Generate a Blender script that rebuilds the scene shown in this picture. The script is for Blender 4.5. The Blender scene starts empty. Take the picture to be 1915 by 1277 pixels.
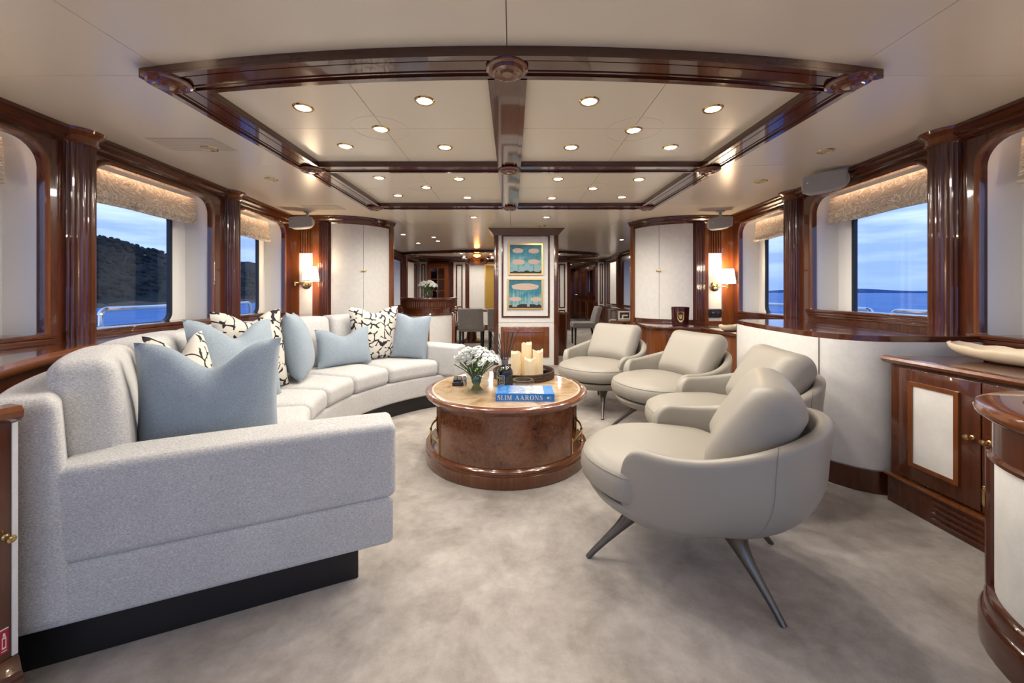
import bpy, bmesh, math, random
from mathutils import Vector, Matrix
from mathutils.geometry import tessellate_polygon
random.seed(7)
PI = math.pi
scene = bpy.context.scene
COL = scene.collection

# ------------------------------------------------------------------ camera
FPX = 720.0; VX = 957.5; VY = 546.0; CAMZ = 1.11
cam_data = bpy.data.cameras.new('camera'); cam = bpy.data.objects.new('camera', cam_data)
COL.objects.link(cam)
cam.location = (0, 0, CAMZ); cam.rotation_euler = (PI/2, 0, 0)
cam_data.sensor_width = 36.0; cam_data.lens = 36.0*FPX/1915.0
cam_data.shift_x = 0.0; cam_data.shift_y = -(638.5-VY)/1915.0
cam_data.clip_start = 0.02; cam_data.clip_end = 20000
scene.camera = cam
vs = scene.view_settings
vs.view_transform = 'Standard'; vs.look = 'None'; vs.exposure = 0.0; vs.gamma = 1.0; vs.use_curve_mapping = False

# ------------------------------------------------------------------ world: dusk sky with cloud bands
SKY = 1.75
world = bpy.data.worlds.new('dusk'); scene.world = world; world.use_nodes = True
wt = world.node_tree; wt.nodes.clear()
def wn(t, **k):
    n = wt.nodes.new(t)
    for a, b in k.items(): setattr(n, a, b)
    return n
w_out = wn('ShaderNodeOutputWorld'); w_bg = wn('ShaderNodeBackground')
w_tc = wn('ShaderNodeTexCoord'); w_sep = wn('ShaderNodeSeparateXYZ')
wt.links.new(w_tc.outputs['Generated'], w_sep.inputs[0])
w_r = wn('ShaderNodeValToRGB'); e = w_r.color_ramp.elements
e[0].position = 0.0; e[0].color = (0.22, 0.36, 0.74, 1)
e[1].position = 1.0; e[1].color = (0.20, 0.36, 0.78, 1)
for p, c in ((0.05, (0.33, 0.47, 0.84, 1)), (0.16, (0.50, 0.64, 0.95, 1)), (0.34, (0.44, 0.60, 0.93, 1))):
    q = e.new(p); q.color = c
wt.links.new(w_sep.outputs['Z'], w_r.inputs[0])
w_map = wn('ShaderNodeMapping'); w_map.inputs['Scale'].default_value = (2.2, 2.2, 15.0)
wt.links.new(w_tc.outputs['Generated'], w_map.inputs[0])
w_no = wn('ShaderNodeTexNoise'); w_no.inputs['Scale'].default_value = 1.5; w_no.inputs['Detail'].default_value = 5
w_no.inputs['Roughness'].default_value = 0.5
wt.links.new(w_map.outputs[0], w_no.inputs['Vector'])
w_cr = wn('ShaderNodeValToRGB'); e = w_cr.color_ramp.elements
e[0].position = 0.46; e[0].color = (0, 0, 0, 1); e[1].position = 0.60; e[1].color = (1, 1, 1, 1)
wt.links.new(w_no.outputs['Fac'], w_cr.inputs[0])
w_mx = wn('ShaderNodeMixRGB'); w_mx.inputs[2].default_value = (0.20, 0.33, 0.66, 1)
w_f = wn('ShaderNodeMath', operation='MULTIPLY'); w_f.inputs[1].default_value = 0.8
wt.links.new(w_cr.outputs[0], w_f.inputs[0]); wt.links.new(w_f.outputs[0], w_mx.inputs[0])
wt.links.new(w_r.outputs[0], w_mx.inputs[1])
wt.links.new(w_mx.outputs[0], w_bg.inputs['Color']); w_bg.inputs['Strength'].default_value = SKY
wt.links.new(w_bg.outputs[0], w_out.inputs[0])

# lamp settings used by the fittings further down
SPOT_W = 18.5          # one ceiling downlight
SCONCE_W = 8.0
LAMP_COL = (1.0, 0.91, 0.79)

# ------------------------------------------------------------------ pixel helpers (direction + a known plane)
def at_y(x, y, d): return Vector(((x-VX)/FPX*d, d, CAMZ-(y-VY)/FPX*d))
def at_z(x, y, z):
    d = (CAMZ-z)*FPX/(y-VY); return Vector(((x-VX)/FPX*d, d, z))

# ------------------------------------------------------------------ materials
MATS = {}
def mat(name, color, rough=0.5, metal=0.0, coat=0.0, spec=0.5, emit=None, estr=0.0, sheen=0.0, build=None):
    m = bpy.data.materials.new(name); m.use_nodes = True
    nt = m.node_tree; b = nt.nodes['Principled BSDF']
    b.inputs['Base Color'].default_value = (*color, 1); b.inputs['Roughness'].default_value = rough
    b.inputs['Metallic'].default_value = metal; b.inputs['Coat Weight'].default_value = coat
    b.inputs['Coat Roughness'].default_value = 0.04; b.inputs['Specular IOR Level'].default_value = spec
    b.inputs['Sheen Weight'].default_value = sheen
    if emit: b.inputs['Emission Color'].default_value = (*emit, 1); b.inputs['Emission Strength'].default_value = estr
    if build: build(nt, b)
    MATS[name] = m; return m
def nd(nt, t, **k):
    n = nt.nodes.new(t)
    for a, v in k.items():
        if a in n.inputs.keys(): n.inputs[a].default_value = v
        else: setattr(n, a, v)
    return n
def coords(nt, scale=(1, 1, 1), rot=(0, 0, 0)):
    tc = nt.nodes.new('ShaderNodeTexCoord'); mp = nt.nodes.new('ShaderNodeMapping')
    mp.inputs['Scale'].default_value = scale; mp.inputs['Rotation'].default_value = rot
    nt.links.new(tc.outputs['Object'], mp.inputs[0]); return mp.outputs[0]
def ramp(nt, fac, stops):
    r = nt.nodes.new('ShaderNodeValToRGB'); el = r.color_ramp.elements
    while len(el) > 1: el.remove(el[-1])
    el[0].position = stops[0][0]; el[0].color = (*stops[0][1], 1)
    for p, c in stops[1:]:
        q = el.new(p); q.color = (*c, 1)
    nt.links.new(fac, r.inputs[0]); return r.outputs[0]
def bump(nt, b, h, strength, dist=0.002):
    bp = nt.nodes.new('ShaderNodeBump'); bp.inputs['Strength'].default_value = strength; bp.inputs['Distance'].default_value = dist
    nt.links.new(h, bp.inputs['Height']); nt.links.new(bp.outputs[0], b.inputs['Normal'])
def noise(nt, vec, scale, detail=3, rough=0.55, dist=0.0):
    n = nd(nt, 'ShaderNodeTexNoise'); n.inputs['Scale'].default_value = scale; n.inputs['Detail'].default_value = detail
    n.inputs['Roughness'].default_value = rough; n.inputs['Distortion'].default_value = dist
    nt.links.new(vec, n.inputs['Vector']); return n.outputs['Fac']

def wood_build(c0, c1, c2, sc=(9, 9, 0.8)):
    def f(nt, b):
        v = coords(nt, sc)
        n = noise(nt, v, 5.0, 5, 0.6, 0.3)
        c = ramp(nt, n, [(0.25, c0), (0.5, c1), (0.78, c2)])
        nt.links.new(c, b.inputs['Base Color'])
    return f
D = ((0.056, 0.0130, 0.0042), (0.080, 0.0195, 0.0062), (0.108, 0.0290, 0.0090)); Lc = ((0.120, 0.033, 0.0085), (0.170, 0.050, 0.0130), (0.215, 0.068, 0.0190))
mat('wood', (0.1, 0.03, 0.01), 0.20, coat=0.8, build=wood_build(*D))
mat('wood_across', (0.1, 0.03, 0.01), 0.20, coat=0.8, build=wood_build(*D, (0.9, 9, 9)))
mat('wood_along', (0.1, 0.03, 0.01), 0.20, coat=0.8, build=wood_build(*D, (9, 0.9, 9)))
mat('wood_light', (0.2, 0.07, 0.02), 0.20, coat=0.8, build=wood_build(*Lc))  # lighter mahogany; lamplight on the corner walls is put into this colour
mat('strip', (1, 0.8, 0.6), 0.5, emit=(1.0, 0.66, 0.42), estr=13.0)
def burl(nt, b):
    v = coords(nt)
    w = noise(nt, v, 5.0, 4, 0.6, 1.5)
    n = noise(nt, v, 26.0, 5, 0.65, 2.5)
    mx = nd(nt, 'ShaderNodeMath', operation='ADD'); m2 = nd(nt, 'ShaderNodeMath', operation='MULTIPLY'); m2.inputs[1].default_value = 0.5
    nt.links.new(w, mx.inputs[0]); nt.links.new(n, mx.inputs[1]); nt.links.new(mx.outputs[0], m2.inputs[0])
    c = ramp(nt, m2.outputs[0], [(0.36, (0.055, 0.014, 0.005)), (0.5, (0.165, 0.052, 0.018)), (0.64, (0.25, 0.09, 0.032))])
    nt.links.new(c, b.inputs['Base Color'])
mat('burl', (0.18, 0.06, 0.02), 0.2, coat=0.9, build=burl)
def weave(scale, strength, c0, c1, mott=30):
    def f(nt, b):
        v = coords(nt)
        n = noise(nt, coords(nt, (1, 1, 2.2)), scale, 2, 0.7)
        n2 = noise(nt, v, mott, 3, 0.6)
        c = ramp(nt, n, [(0.3, c0), (0.7, c1)])
        mx = nt.nodes.new('ShaderNodeMixRGB'); mx.blend_type = 'MULTIPLY'; mx.inputs[0].default_value = 1.0
        c2 = ramp(nt, n2, [(0.25, (0.90, 0.90, 0.90)), (0.75, (1, 1, 1))])
        nt.links.new(c, mx.inputs[1]); nt.links.new(c2, mx.inputs[2]); nt.links.new(mx.outputs[0], b.inputs['Base Color'])
        bump(nt, b, n, strength, 0.003)
    return f
mat('sofa_fabric', (0.6, 0.58, 0.55), 0.95, spec=0.15, sheen=0.2, build=weave(165, 0.6, (0.41, 0.412, 0.415), (0.74, 0.735, 0.725), 6))
mat('blue_linen', (0.3, 0.4, 0.48), 0.9, spec=0.2, sheen=0.2, build=weave(230, 0.4, (0.215, 0.270, 0.330), (0.375, 0.445, 0.515), 12))
mat('wall_cloth', (0.6, 0.6, 0.58), 0.85, spec=0.2, build=weave(300, 0.12, (0.72, 0.705, 0.68), (0.82, 0.805, 0.78), 20))
mat('velvet_grey', (0.14, 0.13, 0.125), 0.9, sheen=0.6, build=weave(60, 0.2, (0.13, 0.115, 0.108), (0.27, 0.245, 0.23), 14))
mat('velvet_blue', (0.12, 0.19, 0.28), 0.9, sheen=0.5)
def pattern(nt, b):
    v = coords(nt, (1, 1, 1), (PI/2, 0, 0))
    n = nd(nt, 'ShaderNodeTexNoise'); n.inputs['Scale'].default_value = 9.0; n.inputs['Detail'].default_value = 1
    nt.links.new(v, n.inputs['Vector'])
    mx = nd(nt, 'ShaderNodeMixRGB'); mx.inputs[0].default_value = 0.10
    nt.links.new(v, mx.inputs[1]); nt.links.new(n.outputs['Color'], mx.inputs[2])
    vo = nd(nt, 'ShaderNodeTexVoronoi', feature='DISTANCE_TO_EDGE', voronoi_dimensions='2D'); vo.inputs['Scale'].default_value = 17.0
    vo.inputs['Randomness'].default_value = 0.85
    nt.links.new(mx.outputs[0], vo.inputs['Vector'])
    gap = noise(nt, v, 16.0, 1, 0.5)
    g2 = ramp(nt, gap, [(0.42, (1, 1, 1)), (0.44, (0, 0, 0))])
    ln = ramp(nt, vo.outputs['Distance'], [(0.082, (0, 0, 0)), (0.105, (1, 1, 1))])
    mm = nd(nt, 'ShaderNodeMixRGB', blend_type='LIGHTEN'); mm.inputs[0].default_value = 1.0
    nt.links.new(ln, mm.inputs[1]); nt.links.new(g2, mm.inputs[2])
    out = nd(nt, 'ShaderNodeMixRGB'); out.inputs[1].default_value = (0.022, 0.021, 0.024, 1); out.inputs[2].default_value = (0.60, 0.565, 0.51, 1)
    nt.links.new(mm.outputs[0], out.inputs[0]); nt.links.new(out.outputs[0], b.inputs['Base Color'])
mat('pattern_cloth', (0.7, 0.65, 0.6), 0.9, spec=0.2, build=pattern)
def carpet(nt, b):
    v = coords(nt)
    n = noise(nt, v, 2.6, 6, 0.68, 0.35); n2 = noise(nt, coords(nt, (1, 3, 1)), 160, 2, 0.7); n3 = noise(nt, v, 14, 4, 0.7)
    c = ramp(nt, n, [(0.34, (0.345, 0.305, 0.270)), (0.5, (0.47, 0.430, 0.392)), (0.64, (0.585, 0.545, 0.505))])
    mx = nd(nt, 'ShaderNodeMixRGB', blend_type='MULTIPLY'); mx.inputs[0].default_value = 1.0
    c2 = ramp(nt, n3, [(0.32, (0.80, 0.79, 0.78)), (0.62, (1, 1, 1))])
    nt.links.new(c, mx.inputs[1]); nt.links.new(c2, mx.inputs[2]); nt.links.new(mx.outputs[0], b.inputs['Base Color'])
    bump(nt, b, n2, 0.5, 0.004)
mat('carpet', (0.5, 0.46, 0.42), 0.95, spec=0.1, sheen=0.35, build=carpet)
mat('ceiling_panel', (0.80, 0.73, 0.60), 0.24, spec=0.5)
mat('ceiling_gap', (0.10, 0.09, 0.08), 0.6)
mat('white_lining', (0.84, 0.83, 0.80), 0.55)
def leather(nt, b):
    v = coords(nt); n = noise(nt, v, 330, 2, 0.6); bump(nt, b, n, 0.12, 0.001)
mat('leather', (0.335, 0.310, 0.268), 0.42, spec=0.45, build=leather)
mat('leather_piping', (0.26, 0.24, 0.21), 0.5)
mat('bronze', (0.16, 0.145, 0.13), 0.35, metal=0.9)
mat('black_gap', (0.010, 0.009, 0.010), 0.6)
mat('plinth_black', (0.012, 0.010, 0.011), 0.45)
mat('brass', (0.78, 0.55, 0.23), 0.16, metal=1.0)
mat('gold_frame', (0.62, 0.42, 0.16), 0.35, metal=0.9)
mat('chrome', (0.75, 0.75, 0.76), 0.12, metal=1.0)
mat('black_plastic', (0.012, 0.012, 0.014), 0.3)
mat('grey_speaker', (0.52, 0.52, 0.49), 0.45)
mat('speaker_mesh', (0.36, 0.365, 0.35), 0.7)
mat('gasket', (0.010, 0.012, 0.016), 0.4)
mat('white_paint', (0.75, 0.74, 0.71), 0.4)
mat('red_sticker', (0.42, 0.008, 0.03), 0.4)
mat('label_grey', (0.13, 0.13, 0.14), 0.6)
mat('cream_thread', (0.80, 0.78, 0.72), 0.6)
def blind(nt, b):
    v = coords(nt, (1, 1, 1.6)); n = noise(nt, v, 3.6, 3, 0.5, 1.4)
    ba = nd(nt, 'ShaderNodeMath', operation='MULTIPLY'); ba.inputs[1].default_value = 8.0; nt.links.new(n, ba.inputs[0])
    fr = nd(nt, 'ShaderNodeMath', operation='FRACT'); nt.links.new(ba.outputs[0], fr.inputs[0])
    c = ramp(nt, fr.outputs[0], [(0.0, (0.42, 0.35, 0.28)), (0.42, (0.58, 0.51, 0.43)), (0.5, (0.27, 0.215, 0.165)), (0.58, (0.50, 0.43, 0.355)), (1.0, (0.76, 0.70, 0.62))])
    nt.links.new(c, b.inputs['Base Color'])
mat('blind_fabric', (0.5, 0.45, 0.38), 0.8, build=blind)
def marble(nt, b):
    v = coords(nt); n = noise(nt, v, 4.2, 6, 0.62, 1.3)
    c = ramp(nt, n, [(0.30, (0.30, 0.17, 0.075)), (0.44, (0.47, 0.315, 0.175)), (0.56, (0.58, 0.45, 0.30)), (0.72, (0.40, 0.25, 0.12))])
    nt.links.new(c, b.inputs['Base Color'])
mat('marble', (0.7, 0.52, 0.3), 0.07, coat=0.5, build=marble)
mat('marble_rim', (0.62, 0.55, 0.44), 0.1, coat=0.5)
def rattan(nt, b):
    v = coords(nt, (1, 1, 6)); n = noise(nt, v, 45, 3, 0.6)
    c = ramp(nt, n, [(0.3, (0.020, 0.009, 0.005)), (0.6, (0.075, 0.036, 0.02)), (0.8, (0.16, 0.085, 0.05))]); nt.links.new(c, b.inputs['Base Color'])
    bump(nt, b, n, 0.6, 0.004)
mat('rattan', (0.07, 0.035, 0.02), 0.7, build=rattan)
mat('wax', (0.78, 0.64, 0.42), 0.5, emit=(1.0, 0.66, 0.30), estr=0.14)
mat('flame', (1, 0.8, 0.5), 0.5, emit=(1.0, 0.75, 0.35), estr=9.0)
mat('lens', (1, 1, 1), 0.4, emit=(1.0, 0.93, 0.82), estr=14.0)
mat('lens_off', (0.55, 0.5, 0.42), 0.25)
mat('shade', (0.9, 0.87, 0.8), 0.7, emit=(1.0, 0.90, 0.74), estr=2.6)
mat('bulb', (1, 1, 1), 0.4, emit=(1.0, 0.86, 0.62), estr=7.0)
mat('petal', (0.82, 0.83, 0.80), 0.6)
mat('stem', (0.045, 0.12, 0.018), 0.5)
mat('leaf', (0.11, 0.25, 0.04), 0.5)
mat('book_blue', (0.012, 0.20, 0.62), 0.3, coat=0.3)
mat('book_page', (0.75, 0.72, 0.66), 0.8)
mat('book_letter', (0.78, 0.75, 0.66), 0.5)
mat('book_letter_faint', (0.16, 0.34, 0.66), 0.4)
def photo(nt, b):
    v = coords(nt); sp = nd(nt, 'ShaderNodeSeparateXYZ'); nt.links.new(v, sp.inputs[0])
    n = noise(nt, v, 26, 4, 0.6, 0.6)
    ad = nd(nt, 'ShaderNodeMath', operation='MULTIPLY_ADD'); ad.inputs[1].default_value = 1.4; nt.links.new(sp.outputs['X'], ad.inputs[0]); nt.links.new(n, ad.inputs[2])
    c = ramp(nt, ad.outputs[0], [(0.34, (0.10, 0.22, 0.55)), (0.46, (0.34, 0.45, 0.68)), (0.52, (0.13, 0.17, 0.06)), (0.56, (0.72, 0.74, 0.76)), (0.72, (0.60, 0.60, 0.58)), (0.8, (0.25, 0.28, 0.12))])
    nt.links.new(c, b.inputs['Base Color'])
mat('book_photo', (0.5, 0.6, 0.7), 0.3, coat=0.3, build=photo)
mat('dark_liquid', (0.010, 0.009, 0.012), 0.06, coat=0.6)
mat('reed', (0.02, 0.016, 0.016), 0.6)
mat('candle_red', (0.035, 0.004, 0.006), 0.08, coat=0.6)
mat('red_glow', (0.5, 0.01, 0.01), 0.3, emit=(1.0, 0.03, 0.03), estr=0.9)
mat('shell', (0.70, 0.58, 0.42), 0.35)
def turq(nt, b):
    v = coords(nt); sp = nd(nt, 'ShaderNodeSeparateXYZ'); nt.links.new(v, sp.inputs[0])
    n = noise(nt, v, 9, 4, 0.6)
    ad = nd(nt, 'ShaderNodeMath', operation='MULTIPLY_ADD'); ad.inputs[1].default_value = 1.6; nt.links.new(sp.outputs['Z'], ad.inputs[0]); nt.links.new(n, ad.inputs[2])
    c = ramp(nt, ad.outputs[0], [(0.36, (0.20, 0.36, 0.40)), (0.55, (0.03, 0.20, 0.28)), (0.85, (0.002, 0.115, 0.20))]); nt.links.new(c, b.inputs['Base Color'])
mat('paint_turquoise', (0.02, 0.22, 0.32), 0.5, build=turq)
mat('paint_cloud', (0.50, 0.385, 0.31), 0.7)
mat('paint_dark', (0.018, 0.014, 0.02), 0.7)
mat('paint_streak', (0.0, 0.16, 0.20), 0.7)
mat('paint_box', (0.26, 0.36, 0.36), 0.7)
mat('gold_art', (0.36, 0.22, 0.03), 0.6)
mat('amber', (0.55, 0.26, 0.10), 0.06, metal=0.0)
mat('cabinet_glass_dark', (0.42, 0.42, 0.46), 0.06, metal=1.0)
def thin_glass(name, tint, gl):
    m = bpy.data.materials.new(name); m.use_nodes = True; nt = m.node_tree; nt.nodes.clear()
    o = nd(nt, 'ShaderNodeOutputMaterial'); t = nd(nt, 'ShaderNodeBsdfTransparent'); g = nd(nt, 'ShaderNodeBsdfGlossy')
    t.inputs[0].default_value = (*tint, 1); g.inputs['Roughness'].default_value = 0.02
    lw = nd(nt, 'ShaderNodeLayerWeight'); lw.inputs['Blend'].default_value = 0.5
    pw = nd(nt, 'ShaderNodeMath', operation='POWER'); pw.inputs[1].default_value = 5.0; nt.links.new(lw.outputs['Facing'], pw.inputs[0])
    f = nd(nt, 'ShaderNodeMath', operation='MULTIPLY_ADD', use_clamp=True); f.inputs[1].default_value = 0.9; f.inputs[2].default_value = ((gl-1)/(gl+1))**2*1.6; nt.links.new(pw.outputs[0], f.inputs[0])
    mx = nd(nt, 'ShaderNodeMixShader'); nt.links.new(f.outputs[0], mx.inputs[0]); nt.links.new(t.outputs[0], mx.inputs[1]); nt.links.new(g.outputs[0], mx.inputs[2])
    nt.links.new(mx.outputs[0], o.inputs[0]); MATS[name] = m
thin_glass('window_glass', (0.97, 0.985, 1.0), 1.35)
thin_glass('clear_glass', (0.93, 0.95, 0.95), 1.5)
thin_glass('amber_glass', (0.66, 0.36, 0.17), 2.2)
def water_build(nt, b):
    v = coords(nt, (1, 1, 1)); n = noise(nt, v, 0.35, 5, 0.65, 0.6); bump(nt, b, n, 0.55, 1.6)
    c = ramp(nt, noise(nt, v, 0.05, 4, 0.6), [(0.35, (0.015, 0.15, 0.42)), (0.7, (0.035, 0.24, 0.58))]); nt.links.new(c, b.inputs['Base Color'])
mat('water', (0.03, 0.16, 0.38), 0.45, spec=0.22, build=water_build)
def hill_build(nt, b):
    v = coords(nt); n = noise(nt, v, 0.22, 5, 0.7)
    c = ramp(nt, n, [(0.32, (0.008, 0.014, 0.022)), (0.5, (0.018, 0.030, 0.032)), (0.68, (0.034, 0.050, 0.040))]); nt.links.new(c, b.inputs['Base Color'])  # blue cast of distance haze is mixed into the tree colours
mat('forest', (0.02, 0.04, 0.025), 0.9, spec=0.1, build=hill_build)
mat('rock', (0.10, 0.07, 0.05), 0.9)
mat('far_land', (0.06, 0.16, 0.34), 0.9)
mat('deck', (0.5, 0.48, 0.45), 0.6)

# ------------------------------------------------------------------ mesh helpers
class MB:
    def __init__(s): s.v = []; s.f = []
    def add(s, verts, faces):
        o = len(s.v); s.v += [tuple(p) for p in verts]; s.f += [tuple(i+o for i in q) for q in faces]; return s
    def box(s, x0, x1, y0, y1, z0, z1):
        v = [(x0,y0,z0),(x1,y0,z0),(x1,y1,z0),(x0,y1,z0),(x0,y0,z1),(x1,y0,z1),(x1,y1,z1),(x0,y1,z1)]
        return s.add(v, [(3,2,1,0),(4,5,6,7),(0,1,5,4),(1,2,6,5),(2,3,7,6),(3,0,4,7)])
    def hexa(s, p): return s.add(p, [(3,2,1,0),(4,5,6,7),(0,1,5,4),(1,2,6,5),(2,3,7,6),(3,0,4,7)])
    def prism(s, poly, z0, z1):
        n = len(poly); tri = tessellate_polygon([[Vector((p[0], p[1], 0)) for p in poly]])
        v = [(p[0], p[1], z0) for p in poly]+[(p[0], p[1], z1) for p in poly]
        area = sum(poly[i][0]*poly[(i+1)%n][1]-poly[(i+1)%n][0]*poly[i][1] for i in range(n))
        f = []
        for t in tri:
            a = [poly[i] for i in t]; ar = (a[1][0]-a[0][0])*(a[2][1]-a[0][1])-(a[2][0]-a[0][0])*(a[1][1]-a[0][1])
            t2 = tuple(t) if ar > 0 else tuple(reversed(t))
            f.append(tuple(i+n for i in t2)); f.append(tuple(reversed(t2)))
        for i in range(n):
            j = (i+1) % n
            f.append((i, j, j+n, i+n) if area > 0 else (j, i, i+n, j+n))
        return s.add(v, f)
    def plate(s, loops, fn, c0, c1):
        pts = [p for l in loops for p in l]; n = len(pts)
        tri = tessellate_polygon([[Vector((p[0], p[1], 0)) for p in l] for l in loops])
        v = [fn(p[0], p[1], c0) for p in pts]+[fn(p[0], p[1], c1) for p in pts]
        f = []
        for t in tri: f.append(tuple(t)); f.append(tuple(i+n for i in reversed(t)))
        o = 0
        for l in loops:
            m = len(l)
            for i in range(m):
                j = (i+1) % m; f.append((o+i, o+j, o+j+n, o+i+n))
            o += m
        return s.add(v, f)
    def lathe(s, prof, n=32, a0=0.0, a1=2*PI, c=(0, 0, 0), sx=1.0, sy=1.0):
        full = abs(a1-a0-2*PI) < 1e-6; m = n if full else n+1; k = len(prof); v = []
        for i in range(m):
            a = a0+(a1-a0)*i/n
            for r, z in prof: v.append((c[0]+r*sx*math.cos(a), c[1]+r*sy*math.sin(a), c[2]+z))
        f = []
        for i in range(n):
            j = (i+1) % m
            for q in range(k-1): f.append((i*k+q, j*k+q, j*k+q+1, i*k+q+1))
        return s.add(v, f)
    def tube(s, pts, r, n=8, cap=True, closed=False):
        pts = [Vector(p) for p in pts]; k = len(pts); rs = r if isinstance(r, (list, tuple)) else [r]*k; v = []
        up = None
        for i, p in enumerate(pts):
            if closed: d = pts[(i+1) % k]-pts[i-1]
            else: d = pts[min(i+1, k-1)]-pts[max(i-1, 0)]
            d.normalize()
            if up is None: up = Vector((0, 0, 1)) if abs(d.z) < 0.9 else Vector((1, 0, 0))
            x = d.cross(up)
            if x.length < 1e-6: x = d.orthogonal()
            x.normalize(); y = x.cross(d); up = y
            for q in range(n):
                a = 2*PI*q/n; v.append(p+x*(rs[i]*math.cos(a))+y*(rs[i]*math.sin(a)))
        f = []
        for i in range(k if closed else k-1):
            j = (i+1) % k
            for q in range(n): f.append((i*n+q, i*n+(q+1) % n, j*n+(q+1) % n, j*n+q))
        if cap and not closed: f.append(tuple(range(n-1, -1, -1))); f.append(tuple((k-1)*n+q for q in range(n)))
        return s.add(v, f)
    def sphere(s, c, r, n=12, m=8, sc=(1, 1, 1)):
        v = []; f = []
        for i in range(m+1):
            t = PI*i/m
            for j in range(n):
                a = 2*PI*j/n; v.append((c[0]+r*sc[0]*math.sin(t)*math.cos(a), c[1]+r*sc[1]*math.sin(t)*math.sin(a), c[2]+r*sc[2]*math.cos(t)))
        for i in range(m):
            for j in range(n): f.append((i*n+j, (i+1)*n+j, (i+1)*n+(j+1) % n, i*n+(j+1) % n))
        return s.add(v, f)
    def sweep(s, path, prof, closed=False, flip=1):
        """path: (x,y) list; prof: (offset to the left of travel, z) list, closed loop; mitred corners"""
        n = len(path); k = len(prof); v = []
        for i in range(n):
            p = Vector(path[i]).to_2d() if not isinstance(path[i], Vector) else path[i]
            a = Vector(path[i-1]) if (i > 0 or closed) else None; b = Vector(path[(i+1) % n]) if (i < n-1 or closed) else None
            p = Vector(path[i])
            d1 = (p-a).normalized() if a is not None else None; d2 = (b-p).normalized() if b is not None else None
            if d1 is None: d1 = d2
            if d2 is None: d2 = d1
            n1 = Vector((-d1.y, d1.x)); n2 = Vector((-d2.y, d2.x)); m = (n1+n2)
            m = m/max(0.25, m.length_squared)*2 if m.length > 1e-6 else n1
            for o, z in prof: v.append((p.x+m.x*o*flip, p.y+m.y*o*flip, z))
        f = []
        for i in range(n if closed else n-1):
            j = (i+1) % n
            for q in range(k): f.append((i*k+q, j*k+q, j*k+(q+1) % k, i*k+(q+1) % k))
        if not closed: f.append(tuple(range(k))); f.append(tuple(reversed(range((n-1)*k, n*k))))
        return s.add(v, f)
    def rbox(s, hx, hy, hz, rad, seg=4, warp=None, mid=(1, 1, 1)):
        """rounded box, half sizes; warp(p)->p"""
        rad = min(rad, hx, hy, hz)
        def axis(h, m):
            c = [-h+rad*(1-math.cos(0.5*PI*i/seg)) if False else -h+rad*i/seg for i in range(seg+1)]
            inner = [(-h+rad)+(2*(h-rad))*i/(m+1) for i in range(1, m+1)]
            return c+inner+[-x for x in reversed(c)]
        A = [axis(hx, mid[0]), axis(hy, mid[1]), axis(hz, mid[2])]; H = (hx, hy, hz)
        def dedupe(l):
            o = [l[0]]
            for x in l[1:]:
                if x-o[-1] > 1e-7: o.append(x)
            return o
        A = [dedupe(a) for a in A]; idx = {}; verts = []; faces = []
        def vid(p):
            key = tuple(round(c, 6) for c in p)
            if key in idx: return idx[key]
            inn = [max(-h+rad, min(h-rad, c)) for c, h in zip(p, H)]
            d = Vector([c-i for c, i in zip(p, inn)])
            if d.length > 1e-9:
                # spread the corner samples evenly in angle
                d = Vector([math.copysign(math.tan(min(1.0, abs(c)/rad)*PI/4), c) for c in d]); d = d.normalized()*rad
            q = Vector(inn)+d
            if warp: q = Vector(warp(q))
            idx[key] = len(verts); verts.append(q); return idx[key]
        for ax in range(3):
            u, w = (ax+1) % 3, (ax+2) % 3
            for sg in (-1, 1):
                for i in range(len(A[u])-1):
                    for j in range(len(A[w])-1):
                        q = []
                        for (a, b) in ((i, j), (i+1, j), (i+1, j+1), (i, j+1)):
                            p = [0, 0, 0]; p[ax] = sg*H[ax]; p[u] = A[u][a]; p[w] = A[w][b]; q.append(vid(p))
                        if sg < 0: q.reverse()
                        q2 = []
                        for x in q:
                            if x not in q2: q2.append(x)
                        if len(q2) > 2: faces.append(tuple(q2))
        return s.add(verts, faces)
    def grid(s, nu, nv, fn, closed_u=False):
        v = [fn(i/nu, j/nv) for i in range(nu if closed_u else nu+1) for j in range(nv+1)]; f = []
        mu = nu if closed_u else nu+1
        for i in range(nu):
            i2 = (i+1) % mu
            for j in range(nv): f.append((i*(nv+1)+j, i2*(nv+1)+j, i2*(nv+1)+j+1, i*(nv+1)+j+1))
        return s.add(v, f)
    def build(s, name, m, parent=None, smooth=35, world=False, recalc=True, bevel=0.0, bseg=2):
        me = bpy.data.meshes.new(name); vv = s.v
        if world and parent is not None:
            L = parent.matrix_basis.inverted() if parent.parent is None else (parent.parent.matrix_basis @ parent.matrix_basis).inverted()
            vv = [tuple(L @ Vector(p)) for p in vv]
        me.from_pydata(vv, [], s.f)
        bm = bmesh.new(); bm.from_mesh(me)
        bmesh.ops.remove_doubles(bm, verts=bm.verts, dist=1e-6)
        if recalc: bmesh.ops.recalc_face_normals(bm, faces=bm.faces)
        if bevel > 0:
            es = [e for e in bm.edges if len(e.link_faces) == 2 and e.calc_face_angle(0) > 0.5]
            bmesh.ops.bevel(bm, geom=es, offset=bevel, segments=bseg, profile=0.5, affect='EDGES', clamp_overlap=True)
        bm.to_mesh(me); bm.free()
        if smooth:
            me.shade_smooth(); me.set_sharp_from_angle(angle=math.radians(smooth))
        me.materials.append(MATS[m] if isinstance(m, str) else m)
        o = bpy.data.objects.new(name, me); COL.objects.link(o); o.parent = parent
        return o
def tag(o, label=None, cat=None, group=None, kind=None):
    if label: o['label'] = label
    if cat: o['category'] = cat
    if group: o['group'] = group
    if kind: o['kind'] = kind
    return o
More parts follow.
